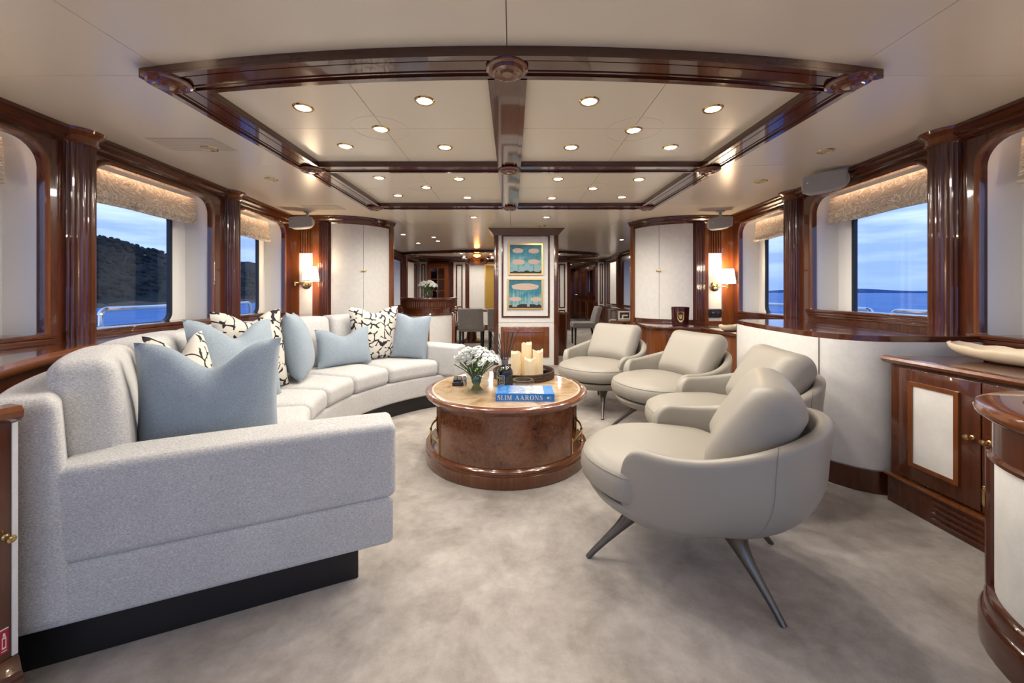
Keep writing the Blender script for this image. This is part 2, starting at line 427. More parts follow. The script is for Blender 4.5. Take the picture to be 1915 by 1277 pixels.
def empty(name, loc=(0, 0, 0), rz=0.0, **k):
    o = bpy.data.objects.new(name, None); COL.objects.link(o); o.location = loc; o.rotation_euler = (0, 0, rz); o.empty_display_size = 0.1
    return tag(o, **k)
def struct(name, mb, m, label=None, **k):
    o = mb.build(name, m, **k); o['kind'] = 'structure'
    if label: o['label'] = label
    return o
def copy_tree(o, parent=None):
    c = o.copy(); COL.objects.link(c); c.parent = parent
    for ch in list(o.children): copy_tree(ch, c)
    return c
def rrect(a0, a1, b0, b1, r, n=6):
    """rounded rectangle loop; r = radius or (bl, br, tr, tl)"""
    rs = r if isinstance(r, (tuple, list)) else (r,)*4; out = []
    for (ca, cb, st, q) in ((a0, b0, PI, rs[0]), (a1, b0, 1.5*PI, rs[1]), (a1, b1, 0, rs[2]), (a0, b1, 0.5*PI, rs[3])):
        cx = ca+q if ca == a0 else ca-q; cz = cb+q if cb == b0 else cb-q
        if q < 1e-4: out.append((ca, cb)); continue
        for i in range(n+1):
            t = st+0.5*PI*i/n; out.append((cx+q*math.cos(t), cz+q*math.sin(t)))
    return out
def arc(cx, cy, r, a0, a1, n): return [(cx+r*math.cos(a0+(a1-a0)*i/n), cy+r*math.sin(a0+(a1-a0)*i/n)) for i in range(n+1)]
# ================================================================== STRUCTURE
CZ = 2.07                 # ceiling height
X0 = -0.02                # centre line of the ceiling beams
Y_AFT = -1.9; Y_CORNER = 4.85; Y_BACK = 11.2
def hw(s): return 2.53+0.07*(s-1.9)
def W(side):
    return lambda s, z, u: (side*(hw(s)+u), s, z)

# floor
struct('floor', MB().box(-3.05, 3.05, Y_AFT-0.3, 16.3, -0.06, 0.0), 'carpet', 'mottled pale beige cut pile carpet across the whole saloon')

# ceiling: backing with separate panels and fine seams
ceil = struct('ceiling', MB().box(-3.25, 3.25, Y_AFT-0.3, 16.3, CZ+0.012, CZ+0.08), 'ceiling_gap', 'glossy cream panelled ceiling')
rects = []
def rowcol(xs, ys):
    for i in range(len(xs)-1):
        for j in range(len(ys)-1): rects.append((xs[i], xs[i+1], ys[j], ys[j+1]))
rowcol([-1.51, X0, 1.47], [Y_AFT-0.2, 1.64]); rowcol([-3.1, -1.51], [Y_AFT-0.2, 1.707, 2.92, 4.24]); rowcol([1.47, 3.1], [Y_AFT-0.2, 1.707, 2.92, 4.24])
rowcol([-1.51, -0.75, X0, 0.71, 1.47], [1.64, 2.26, 2.92, 3.55, 4.24])
rowcol([-3.1, -1.45, X0, 1.41, 3.1], [4.24, 5.35, 6.6, 8.0, 9.6, 11.25])
rowcol([1.5, 2.6], [11.25, 13.0, 14.6, 16.2])
G = 0.0016
for (a, b, c, d) in rects:
    MB().box(a+G, b-G, c+G, d-G, CZ, CZ+0.012).build('ceiling_panel', 'ceiling_panel', ceil, smooth=0)

# coffer frame of glossy beams with turned medallions
frame = empty('trim_1', (0, 0, 0), kind='structure', label='glossy mahogany beam frame dividing the ceiling into coffers')
BZ = CZ-0.036
def fy(x): return 1.50+0.15*((x-X0)/1.58)**2
def bar_between(outer, inner, name, m='wood_across'):
    """flat beam with raised edge strips between two plan polylines"""
    mb = MB(); poly = list(outer)+list(reversed(inner)); mb.prism(poly, BZ+0.006, CZ)
    n = len(outer)
    def lerp(i, t): return (outer[i][0]*(1-t)+inner[i][0]*t, outer[i][1]*(1-t)+inner[i][1]*t)
    for t0, t1, zz in ((0.0, 0.17, BZ-0.004), (0.83, 1.0, BZ-0.004), (0.26, 0.31, BZ+0.002), (0.69, 0.74, BZ+0.002)):
        mb.prism([lerp(i, t0) for i in range(n)]+[lerp(i, t1) for i in reversed(range(n))], zz, BZ+0.008)
    return mb.build(name, m, frame, smooth=30)
xs = [-1.60+0.1*i for i in range(33)]
bar_between([(x, fy(x)) for x in xs], [(max(-1.42, min(1.40, x)), fy(max(-1.42, min(1.40, x)))+0.17) for x in xs], 'beam')
for sx, xo, xi in ((-1, -1.60, -1.42), (1, 1.57, 1.39)):
    bar_between([(xo, fy(xo)), (xo-sx*0.0, 4.30)], [(xi, fy(xi)+0.17), (xi, 4.30)], 'beam', 'wood_along')
bar_between([(X0-0.085, 1.66), (X0-0.085, 4.30)], [(X0+0.085, 1.66), (X0+0.085, 4.30)], 'beam', 'wood_along')
for y0, y1 in ((2.83, 2.98), (4.15, 4.30)):
    bar_between([(-1.42, y0), (X0-0.085, y0)], [(-1.42, y1), (X0-0.085, y1)], 'beam')
    bar_between([(X0+0.085, y0), (1.39, y0)], [(X0+0.085, y1), (1.39, y1)], 'beam')
med = None
for (mx, my) in ((X0, 1.59), (-1.51, 1.69), (1.48, 1.69), (X0, 2.905), (-1.51, 2.905), (1.48, 2.905), (X0, 4.225), (-1.51, 4.225), (1.48, 4.225)):
    if med is None:
        med = MB().lathe([(0.0, -0.026), (0.022, -0.025), (0.030, -0.016), (0.040, -0.014), (0.052, -0.022), (0.062, -0.020), (0.066, -0.010), (0.076, -0.012), (0.086, -0.006), (0.088, 0.0)], 28).build('medallion', 'wood_light', frame); o = med
    else: o = med.copy(); COL.objects.link(o)
    o.location = (mx, my, BZ-0.003)

# ---------------- downlights
def make_downlight(lit=True):
    r = empty('downlight', (0, 0, 0))
    MB().lathe([(0.036, -0.001), (0.040, -0.006), (0.048, -0.006), (0.052, 0.0)], 20).build('trim_ring', 'brass', r)
    MB().lathe([(0.0, -0.003), (0.037, -0.003)], 20).build('lens', 'lens' if lit else 'lens_off', r, recalc=False)
    return r
lit_proto = make_downlight(True); off_proto = make_downlight(False); used = {}
def downlight(x, y, label, group, lit=True, watt=None, z=CZ, spot=True):
    pr = lit_proto if lit else off_proto
    o = pr if not used.get(lit) else copy_tree(pr)
    if used.get(lit):
        for ch in list(o.children):
            if ch.type == 'LIGHT': bpy.data.objects.remove(ch)
    used[lit] = True
    o.location = (x, y, z-0.0005); tag(o, label, 'downlight', group)
    if lit and spot:
        l = bpy.data.lights.new('downlight_beam', 'SPOT'); l.energy = SPOT_W if watt is None else watt
        l.spot_size = math.radians(174); l.spot_blend = 0.35; l.shadow_soft_size = 0.04; l.color = LAMP_COL
        lo = bpy.data.objects.new('downlight_beam', l); COL.objects.link(lo); lo.parent = o; lo.location = (0, 0, -0.02)
    return o
big = [(567,201),(794,188),(712,241),(646,273),(832,275),(1102,189),(1333,203),(1185,243),(1068,275),(1254,275)]
sml = [(709,332),(858,334),(797,350),(744,365),(874,369),(1044,334),(1195,335),(1109,352),(1032,370),(1163,368)]
far_ = [(886,406),(1022,406),(754,438),(811,443.5),(819,450.5),(782,454.5),(1162.5,448),(1115,478.5)]
for p in big:
    q = at_z(*p, CZ); downlight(q.x, q.y, 'lit brass rimmed downlight in the large ceiling coffers behind the bowed beam', 'downlights in the large coffers')
for p in sml:
    q = at_z(*p, CZ); downlight(q.x, q.y, 'lit brass rimmed downlight in the narrower ceiling coffers nearer the bar', 'downlights in the narrow coffers')
for p in far_:
    q = at_z(*p, CZ); downlight(q.x, q.y, 'lit downlight in the plain ceiling between the coffers and the dining ring', 'downlights in the plain ceiling', watt=SPOT_W*1.3)
for p in ((862.7,474),(868,479),(918,475),(920.5,480),(1044.8,475)):
    q = at_z(*p, CZ); downlight(q.x, q.y, 'lit downlight inside the oval ceiling ring around the amber lamp', 'downlights inside the dining ring', watt=SPOT_W*1.5)
for k, y in enumerate((12.1, 13.4, 14.9)): downlight(2.05, y, 'lit downlight in the ceiling of the corridor past the dining room', 'corridor downlights')
for p in ((392,277),(508,335),(1544,282),(1423,339)):
    q = at_z(*p, CZ); downlight(q.x, q.y, 'unlit brass rimmed spotlight in the side ceiling beside the coffer frame', 'unlit side spotlights', lit=False)
q = at_z(1014, 422, CZ); downlight(q.x, q.y, 'unlit spotlight in the ceiling just in front of the white column', None, lit=False)
for sx in (-1, 1):      # unseen downlights added behind the camera to brighten the near end
    for x in (0.5, 1.35, 2.1):
        for y in (-1.2, 0.1): downlight(sx*x, y, 'added lit downlight in the unseen aft ceiling near the sliding doors', 'added aft downlights', watt=SPOT_W*0.30)
# round access hatches: fine rings in the coffer panels
for p in ((712,241),(1185,243),(797,350),(1109,352)):
    q = at_z(*p, CZ); MB().lathe([(0.163, 0.0), (0.163, -0.0012), (0.166, -0.0012), (0.166, 0.0)], 40, c=(q.x, q.y, CZ)).build('hatch_ring', 'ceiling_panel', ceil)
# ceiling air vents of fine slats
for k, (p0, p1) in enumerate((((262,258),(385,292)), ((552,383),(612,396)))):
    a = at_z(262, 258, CZ) if k == 0 else at_z(556, 384, CZ); xa = a.x+0.03; n = 12
    n = 14; v = empty('ceiling_vent', (xa+0.2, a.y+0.1, CZ), label='fine slatted cream ceiling vent above the '+('large window left of the sofa' if k == 0 else 'brass wall lamp behind the sofa'), cat='vent')
    L = 0.42; wd = 0.22
    MB().box(xa, xa+L, a.y, a.y+wd, CZ-0.0012, CZ).build('vent_backing', 'ceiling_gap', v, world=True, smooth=0)
    for i in range(n):
        y = a.y+wd*(i+0.5)/n; MB().box(xa, xa+L, y-0.0048, y+0.0048, CZ-0.003, CZ-0.0012).build('slat', 'ceiling_panel', v, world=True, smooth=0)

# ---------------- side walls with window openings
OPEN = [(-0.9, 0.55, 0.875), (1.12, 2.13, 0.875), (2.395, 3.44, 0.875), (3.775, 4.69, 0.875)]
GLASS = [(-0.8, 0.4), (1.22, 1.98), (2.44, 3.30), (3.82, 4.57)]
TOPZ = 1.935
nwin = 0; ntrim = 2
crown_prof = [(0, CZ-0.001), (0.062, CZ-0.001), (0.062, CZ-0.018), (0.050, CZ-0.026), (0.046, CZ-0.044), (0.028, CZ-0.060), (0.024, CZ-0.074), (0.010, CZ-0.084), (0, CZ-0.095)]
def pilaster_mesh(side, s, r=0.080, u=0.05, z0=0.0, z1=1.985):
    cx = side*(hw(s)+u); mb = MB(); n = 72; nf = 22
    def ring(i): a = 2*PI*i/n; return a, r-0.007+0.007*abs(math.sin(a*nf/2))
    v = []
    for z in (z0, z1):
        for i in range(n):
            a, q = ring(i); v.append((cx+q*math.cos(a), s+q*math.sin(a), z))
    mb.add(v, [(i, (i+1) % n, n+(i+1) % n, n+i) for i in range(n)]+[tuple(range(n, 2*n))])
    return mb, cx
for side, sn in ((-1, 'left'), (1, 'right')):
    P = W(side); loops = [[(Y_AFT, 0.0), (Y_CORNER, 0.0), (Y_CORNER, CZ), (Y_AFT, CZ)]]
    for k, (a, b, zb) in enumerate(OPEN):
        if side > 0 and k == 2: zb = 0.955
        loops.append(rrect(a, b, zb, TOPZ, (0.012, 0.012, 0.13, 0.13), 7))
    struct('wall_'+sn, MB().plate(loops, P, 0.05, 0.085), 'wood', 'glossy mahogany side wall with rounded window openings on the '+('sofa' if side < 0 else 'armchair')+' side')
    hull = struct('wall_hull_'+sn, MB().plate([[(Y_AFT, 0.0), (Y_BACK, 0.0), (Y_BACK, 2.15), (Y_AFT, 2.15)]]+[rrect(a, b, 0.85, 1.80, 0.09, 6) for a, b in GLASS]+[rrect(8.1, 9.1, 0.9, 1.75, 0.08, 5)], P, 0.29, 0.31), 'white_lining', 'white outer hull side behind the windows')
    for k, (a, b, zb) in enumerate(OPEN):
        nwin += 1
        if side > 0 and k == 2: zb = 0.955
        w = empty('window_%d' % nwin, (0, 0, 0), kind='structure', label='deep white lined yacht window with rounded corners and mahogany casing')
        ga, gb = GLASS[k]
        # white jamb lining
        lp = rrect(a-0.012, b+0.012, 0.80, TOPZ+0.035, (0.01, 0.01, 0.12, 0.12), 7); n = len(lp)
        mb = MB(); mb.add([P(p[0], p[1], 0.085) for p in lp]+[P(p[0], p[1], 0.29) for p in lp], [(i, (i+1) % n, n+(i+1) % n, n+i) for i in range(n)])
        mb.build('jamb_lining', 'white_lining', w)
        # rounded mahogany casing, a half round bead following the opening
        lp = rrect(a, b, zb, TOPZ, (0.012, 0.012, 0.13, 0.13), 8)
        mb = MB(); m = len(lp); cs = [(0.0, 0.0), (0.0, -0.012), (0.010, -0.020), (0.022, -0.018), (0.030, -0.008), (0.036, 0.0)]
        cen = ((a+b)/2, (zb+TOPZ)/2); vv = []
        for i, p in enumerate(lp):
            p0 = Vector(lp[i-1]); p1 = Vector(lp[(i+1) % m]); d = (p1-p0).normalized(); nn = Vector((d.y, -d.x))
            for (o, dp) in cs: vv.append(P(p[0]+nn.x*o, p[1]+nn.y*o, 0.05+dp))
        kk = len(cs)
        mb.add(vv, [(i*kk+q, ((i+1) % m)*kk+q, ((i+1) % m)*kk+q+1, i*kk+q+1) for i in range(m) for q in range(kk-1)])
        mb.build('casing', 'wood_light', w)
        # moulded sill below
        sill = MB()
        for (z0, z1, pr) in ((zb-0.022, zb+0.004, 0.034), (zb-0.045, zb-0.024, 0.024), (zb-0.064, zb-0.046, 0.014)):
            sill.hexa([P(a-0.05, z0, 0.05), P(b+0.05, z0, 0.05), P(b+0.05, z0, 0.05-pr), P(a-0.05, z0, 0.05-pr), P(a-0.05, z1, 0.05), P(b+0.05, z1, 0.05), P(b+0.05, z1, 0.05-pr), P(a-0.05, z1, 0.05-pr)])
        sill.hexa([P(a, zb-0.03, 0.086), P(b, zb-0.03, 0.086), P(b, zb-0.03, 0.28), P(a, zb-0.03, 0.28), P(a, zb-0.004, 0.086), P(b, zb-0.004, 0.086), P(b, zb-0.004, 0.28), P(a, zb-0.004, 0.28)])
        sill.build('sill', 'wood_along', w, smooth=30, bevel=0.004)
        MB().hexa([P(a+0.08, 1.952, 0.090), P(b-0.1, 1.952, 0.090), P(b-0.1, 1.952, 0.102), P(a+0.08, 1.952, 0.102), P(a+0.08, 1.960, 0.090), P(b-0.1, 1.960, 0.090), P(b-0.1, 1.960, 0.102), P(a+0.08, 1.960, 0.102)]).build('strip_light', 'strip', w, smooth=0)
        # black gasket and glass
        MB().plate([rrect(ga-0.004, gb+0.004, 0.846, 1.804, 0.094, 7), rrect(ga+0.02, gb-0.02, 0.87, 1.78, 0.072, 7)], P, 0.286, 0.318).build('gasket', 'gasket', w, smooth=40)
        MB().plate([rrect(ga+0.015, gb-0.015, 0.865, 1.785, 0.075, 6)], P, 0.298, 0.302).build('pane', 'window_glass', w, smooth=0)
    # fluted half round pilasters between the windows
    for s in (0.85, 2.31, 3.70):
        t = empty('trim_%d' % ntrim, (0, 0, 0), kind='structure', label='fluted half round mahogany pilaster between two windows'); ntrim += 1
        mb, cx = pilaster_mesh(side, s); mb.build('shaft', 'wood', t, smooth=25)
        MB().lathe([(0.0, 1.984), (0.088, 1.984), (0.098, 1.994), (0.092, 2.006), (0.092, 2.03), (0.104, 2.040), (0.120, 2.052), (0.124, CZ-0.001), (0.0, CZ-0.001)], 40, c=(cx, s, 0)).build('capital', 'wood_light', t)
    # crown moulding along wall, corner wall and curved cabinet
    C = (side*2.30, Y_CORNER+0.645); R = 0.645
    path = [(side*(hw(Y_AFT)+0.05), Y_AFT), (side*(hw(Y_CORNER)+0.05), Y_CORNER), (C[0], Y_CORNER)]
    for i in range(1, 15):
        t = -PI/2+i/14*1.36; path.append((C[0]-side*R*math.cos(t), C[1]+R*math.sin(t)))
    o = MB().sweep(path, crown_prof, flip=(-1 if side < 0 else 1)).build('trim_%d' % ntrim, 'wood_along', smooth=30); ntrim += 1
    tag(o, 'stepped mahogany crown moulding under the ceiling on the '+('sofa' if side < 0 else 'armchair')+' side', kind='structure')
    # corner wall facing the camera: stiles, vent slats, white panel
    xa, xb = 2.30, hw(Y_CORNER)+0.06
    px0, px1 = (2.515, 2.685) if side < 0 else (2.475, 2.645)
    wall = struct('wall_corner_'+sn, MB().plate([[(xa, 0), (xb, 0), (xb, CZ), (xa, CZ)], [(px0, 0.745), (px1, 0.745), (px1, 1.90), (px0, 1.90)]], lambda a, b, c: (side*a, c, b), Y_CORNER, Y_CORNER+0.03), 'wood_light', 'narrow mahogany corner wall with slatted vent and white panel behind a brass lamp')
    MB().box(*sorted((side*px0, side*px1)), Y_CORNER+0.012, Y_CORNER+0.02, 0.745, 1.600).build('white_panel', 'wall_cloth', wall, smooth=0)
    MB().box(*sorted((side*px0, side*px1)), Y_CORNER+0.028, Y_CORNER+0.035, 1.600, 1.90).build('vent_backing', 'black_gap', wall, smooth=0)
    for i in range(8):
        x = px0+(px1-px0)*(i+0.5)/8; MB().box(*sorted((side*(x-0.0045), side*(x+0.0045))), Y_CORNER, Y_CORNER+0.03, 1.600, 1.90).build('slat', 'wood_light', wall, smooth=0)
    t = empty('trim_%d' % ntrim, (0, 0, 0), kind='structure', label='flat fluted mahogany post beside the curved wall cabinet'); ntrim += 1
    mb = MB(); fx0, fx1 = 2.305, 2.42
    mb.box(*sorted((side*fx0, side*fx1)), Y_CORNER-0.022, Y_CORNER, 0.0, 1.985)
    for i in range(6):
        x = fx0+(fx1-fx0)*(i+0.5)/6; mb.tube([(side*x, Y_CORNER-0.022, 0.76), (side*x, Y_CORNER-0.022, 1.98)], 0.0085, 8)
    mb.build('shaft', 'wood', t, smooth=40)

# ---------------- aft bulkhead behind the camera with the open sliding doorway
struct('wall_aft', MB().plate([[(-2.6, 0), (2.6, 0), (2.6, CZ), (-2.6, CZ)], [(-2.2, 0.02), (2.2, 0.02), (2.2, 2.0), (-2.2, 2.0)]], lambda a, b, c: (a, c, b), Y_AFT-0.05, Y_AFT), 'wood', 'mahogany aft bulkhead around a wide open doorway')

# ---------------- saloon to dining: forward side walls, back wall, corridor
for side, sn in ((-1, 'left'), (1, 'right')):
    fw = struct('wall_forward_'+sn, MB().plate([[(5.45, 0), (Y_BACK, 0), (Y_BACK, CZ), (5.45, CZ)], rrect(8.05, 9.45, 0.80, 1.86, (0.02, 0.02, 0.1, 0.1), 5)], lambda a, b, c: (side*c, a, b), 2.70, 2.74), 'wood', 'dark mahogany wall of the dining room on the '+('bar' if side < 0 else 'corridor')+' side')
    MB().box(*sorted((side*2.745, side*2.93)), 9.45, 9.47, 0.75, 1.92).build('jamb_lining', 'white_lining', fw, smooth=0)
    MB().box(*sorted((side*2.745, side*2.93)), 8.0, 9.5, 1.87, 1.89).build('jamb_lining', 'white_lining', fw, smooth=0)
    MB().box(*sorted((side*2.745, side*2.93)), 8.0, 9.5, 0.77, 0.79).build('jamb_lining', 'white_lining', fw, smooth=0)
    MB().box(*sorted((side*2.688, side*2.70)), 9.95, 10.55, 0.80, 1.90).build('white_panel', 'wall_cloth', fw, smooth=0)
    o = MB().sweep([(side*2.70, 5.45), (side*2.70, Y_BACK)], crown_prof, flip=(-1 if side < 0 else 1)).build('trim_%d' % ntrim, 'wood_along', smooth=30); ntrim += 1
    tag(o, 'mahogany crown moulding along the dining room side wall', kind='structure')
    t = empty('trim_%d' % ntrim, (side*2.70, 9.7, 0), kind='structure', label='mahogany pilaster between the dining window and its white panel'); ntrim += 1
    mb, cx = pilaster_mesh(side, 9.7, 0.07, 2.70-hw(9.7)); mb.build('shaft', 'wood', t, smooth=25, world=True)
back = struct('wall_back', MB().plate([[(-2.75, 0), (2.75, 0), (2.75, CZ), (-2.75, CZ)], [(1.70, 0.0001), (2.42, 0.0001), (2.42, 1.96), (1.70, 1.96)]], lambda a, b, c: (a, c, b), Y_BACK, Y_BACK+0.05), 'wood', 'mahogany forward wall of the dining room with white framed panels')
def framed(parent, x0, x1, z0, z1, y, fr=0.045, inset=0.05, mid=None, m='wall_cloth', sgn=-1):
    MB().box(x0, x1, y-0.012, y, z0, z1).build('white_panel', m, parent, smooth=0)
    zs = [(z0+inset, z1-inset)] if mid is None else [(z0+inset, mid-inset/2), (mid+inset/2, z1-inset)]
    for a, b in zs:
        MB().plate([[(x0+inset, a), (x1-inset, a), (x1-inset, b), (x0+inset, b)], [(x0+inset+fr, a+fr), (x1-inset-fr, a+fr), (x1-inset-fr, b-fr), (x0+inset+fr, b-fr)]], lambda p, q, c: (p, c, q), y-0.026, y-0.012).build('panel_frame', 'wood', parent, smooth=0)
framed(back, -2.69, -2.46, 0.15, 1.98, Y_BACK, 0.03, 0.06, 0.75)
framed(back, -1.70, -1.36, 0.15, 1.98, Y_BACK, 0.035, 0.075, 0.62)
framed(back, 1.30, 1.60, 0.15, 1.98, Y_BACK, 0.03, 0.06, 0.62)
framed(back, 2.50, 2.68, 0.15, 1.98, Y_BACK, 0.03, 0.045, 0.75)
MB().box(-1.24, -0.10, Y_BACK-0.012, Y_BACK, 0.15, 1.98).build('white_panel', 'wall_cloth', back, smooth=0)
o = MB().sweep([(-2.72, Y_BACK), (2.72, Y_BACK)], crown_prof, flip=-1).build('trim_%d' % ntrim, 'wood_across', smooth=30); ntrim += 1
tag(o, 'mahogany crown moulding along the dining room forward wall', kind='structure')
for side, xx in ((-1, 1.62), (1, 2.50)):
    cw = struct('wall_corridor_'+('left' if side < 0 else 'right'), MB().box(*sorted((xx, xx+side*0.05)), Y_BACK+0.05, 16.2, 0, 2.07), 'wood', 'mahogany corridor wall forward of the dining room')
    for y in (11.7, 13.0, 14.3):
        MB().plate([[(y, 0.15), (y+1.1, 0.15), (y+1.1, 0.85), (y, 0.85)], [(y+0.1, 0.25), (y+1.0, 0.25), (y+1.0, 0.75), (y+0.1, 0.75)]], lambda a, b, c: (xx-side*c, a, b), 0.0, 0.02).build('panel_frame', 'wood_light', cw, smooth=0)
        MB().plate([[(y, 0.98), (y+1.1, 0.98), (y+1.1, 1.9), (y, 1.9)], [(y+0.1, 1.08), (y+1.0, 1.08), (y+1.0, 1.8), (y+0.1, 1.8)]], lambda a, b, c: (xx-side*c, a, b), 0.0, 0.02).build('panel_frame', 'wood', cw, smooth=0)
    if side > 0:
        MB().box(xx-0.012, xx, 11.85, 12.35, 1.10, 1.78).build('mirror', 'cabinet_glass_dark', cw, smooth=0)
        MB().box(xx-0.012, xx, 12.45, 12.75, 1.10, 1.78).build('mirror', 'cabinet_glass_dark', cw, smooth=0)
d1 = empty('door_1', (2.06, 16.1, 0), kind='structure', label='dark mahogany door at the end of the corridor')
MB().box(1.62, 2.50, 16.1, 16.16, 0, 2.07).build('leaf', 'wood', d1, world=True, smooth=0)
MB().plate([[(1.75, 0.2), (2.38, 0.2), (2.38, 1.85), (1.75, 1.85)], [(1.83, 0.28), (2.30, 0.28), (2.30, 1.77), (1.83, 1.77)]], lambda a, b, c: (a, c, b), 16.075, 16.1).build('panel_frame', 'wood_light', d1, world=True, smooth=0)
MB().tube([(2.33, 16.1, 1.0), (2.33, 16.03, 1.0), (2.22, 16.03, 1.0)], 0.01).build('handle', 'chrome', d1, world=True)
# oval ceiling ring over the dining table
ring = MB()
ro = [(-0.35+2.55*math.cos(t), 9.75+1.0*math.sin(t)) for t in [2*PI*i/64 for i in range(64)]]
ri = [(-0.35+2.28*math.cos(t), 9.75+0.76*math.sin(t)) for t in [2*PI*i/64 for i in range(64)]]
ring.plate([ro, ri], lambda a, b, c: (a, b, c), CZ-0.045, CZ)
ro2 = [(-0.35+2.57*math.cos(t), 9.75+1.02*math.sin(t)) for t in [2*PI*i/64 for i in range(64)]]; ri2 = [(-0.35+2.48*math.cos(t), 9.75+0.94*math.sin(t)) for t in [2*PI*i/64 for i in range(64)]]
ring.plate([ro2, ri2], lambda a, b, c: (a, b, c), CZ-0.06, CZ-0.04)
o = ring.build('trim_%d' % ntrim, 'wood_across', smooth=30); ntrim += 1
tag(o, 'oval mahogany ring on the ceiling over the dining table', kind='structure')

# ---------------- white square column with framed panels
cx0, cx1, cy = at_y(928, 0, 5.86).x, at_y(1040, 0, 5.86).x, 5.86
colw = struct('wall_column', MB().box(cx0, cx1, cy, cy+0.75, 0, CZ), 'wall_cloth', 'white square structural column with mahogany corner posts and framed panels', smooth=0)
for xx in (cx0, cx1):
    for yy in (cy, cy+0.75):
        MB().box(xx-0.035, xx+0.035, yy-0.02, yy+0.05, 0, CZ-0.001).build('corner_post', 'wood', colw, smooth=30, bevel=0.008)
def P5(x, y): p = at_y(x, y, cy); return (p.x, p.z)
def rect_px(a, b, c, d): (x0, z1), (x1, z0) = P5(a, b), P5(c, d); return x0, x1, z0, z1
x0, x1, z0, z1 = rect_px(938, 439, 1028, 594); f = 0.028
MB().plate([[(x0, z0), (x1, z0), (x1, z1), (x0, z1)], [(x0+f, z0+f), (x1-f, z0+f), (x1-f, z1-f), (x0+f, z1-f)]], lambda a, b, c: (a, c, b), cy-0.02, cy).build('panel_frame', 'wood', colw, smooth=30, bevel=0.005)
MB().box(cx0+0.03, cx1-0.03, cy-0.003, cy, P5(0, 603)[1]-0.004, P5(0, 603)[1]).build('seam', 'ceiling_gap', colw, smooth=0)
x0, x1, z0, z1 = rect_px(936.5, 611, 1027, 690); z0 = 0.12
lp = MB().box(x0, x1, cy-0.022, cy, z0, z1).build('lower_panel', 'wood_light', colw, smooth=30, bevel=0.008)
MB().plate([[(x0+.06, z0+.06), (x1-.06, z0+.06), (x1-.06, z1-.06), (x0+.06, z1-.06)], [(x0+.085, z0+.085), (x1-.085, z0+.085), (x1-.085, z1-.085), (x0+.085, z1-.085)]], lambda a, b, c: (a, c, b), cy-0.032, cy-0.022).build('panel_bead', 'wood_light', colw, smooth=30, bevel=0.004)
o = MB().sweep([(cx0-0.035, cy+0.8), (cx0-0.035, cy-0.02), (cx1+0.035, cy-0.02), (cx1+0.035, cy+0.8)], [(0, CZ-0.001), (0.085, CZ-0.001), (0.07, CZ-0.02), (0.03, CZ-0.06), (0, CZ-0.10)], flip=-1).build('trim_%d' % ntrim, 'wood', smooth=30); ntrim += 1
tag(o, 'flared mahogany capital moulding around the white column', kind='structure')

# ================================================================== OUTSIDE
SEA = -3.2
sea = MB(); N = 96; rr = [0.0, 6, 12, 25, 50, 100, 200, 400, 900, 2200, 6000]
sea.lathe([(r, SEA) for r in rr], N)
struct('water', sea, 'water', 'calm blue evening sea outside the windows', recalc=False, smooth=0)
for side, sn in ((-1, 'left'), (1, 'right')):
    struct('deck_'+sn, MB().hexa([W(side)(Y_AFT, -0.05, 0.3), W(side)(11, -0.05, 0.3), W(side)(11, -0.05, 1.15), W(side)(Y_AFT, -0.05, 1.15), W(side)(Y_AFT, 0.0, 0.3), W(side)(11, 0.0, 0.3), W(side)(11, 0.0, 1.15), W(side)(Y_AFT, 0.0, 1.15)]), 'deck', 'side deck outside the windows')
    P = W(side)
    for j, (a, b) in enumerate(((3.42, 5.6), (-1.5, 3.1), (5.9, 10.5)) if side < 0 else ((-1.5, 3.72), (3.95, 6.6), (6.9, 10.5))):
        rz = 0.955 if side < 0 else 0.93; r = 0.06
        pts = [P(a, 0.0, 1.02)]+[P(a+r-r*math.cos(t), rz-r+r*math.sin(t), 1.02) for t in [0, PI/8, PI/4, 3*PI/8, PI/2]]+[P(b-r+r*math.sin(t), rz-r+r*math.cos(t), 1.02) for t in [0, PI/8, PI/4, 3*PI/8, PI/2]]+[P(b, 0.0, 1.02)]
        o = MB().tube(pts, 0.022, 10).build('deck_railing', 'chrome'); tag(o, 'polished steel deck railing outside the '+('sofa' if side < 0 else 'armchair')+' side windows', 'railing', 'deck railings on the '+('sofa' if side < 0 else 'armchair')+' side')
# wooded hillside on the sofa side: slope mesh plus a row of individual trees along the ridge
hill = MB(); random.seed(3)
def ridge(t): return 17.5+3.5*math.sin(t*2.1+0.6)+2.0*math.sin(t*5.3+1.0)
def hill_pt(u, v):
    y = -60+330*u; x = -118-70*v-14*math.sin(u*7)
    z = SEA+0.3+(ridge(u*6.0)+3.0)*math.sin(min(1.0, v*1.15)*PI/2)
    z += 1.0*math.sin(u*140+v*9)*v+0.8*math.sin(u*83+v*31)*v
    return (x, y, z)
hill.grid(150, 16, hill_pt); hillo = struct('hillside', hill, 'forest', 'dark wooded hillside across the water', recalc=False, smooth=60)
rk = MB(); rk.grid(120, 3, lambda u, v: (-116-3*v-14*math.sin(u*7)+0.6*math.sin(u*220), -60+330*u, SEA-0.3+1.7*v+0.35*math.sin(u*170)*v)); struct('shore_rocks', rk, 'rock', 'brown rocky shoreline under the wooded hill', recalc=False)
def crown(seed, rad, flat):
    rd = random.Random(seed); mb = MB()
    for i in range(26):
        a = rd.random()*2*PI; q = rad*rd.random()**0.6*0.85
        mb.sphere((q*math.cos(a), q*math.sin(a), rd.uniform(-0.5, 0.5)*rad*flat*(1.1-q/rad)), rad*rd.uniform(0.18, 0.34), 7, 5, (1, 1, 0.85))
    return mb
tp = []
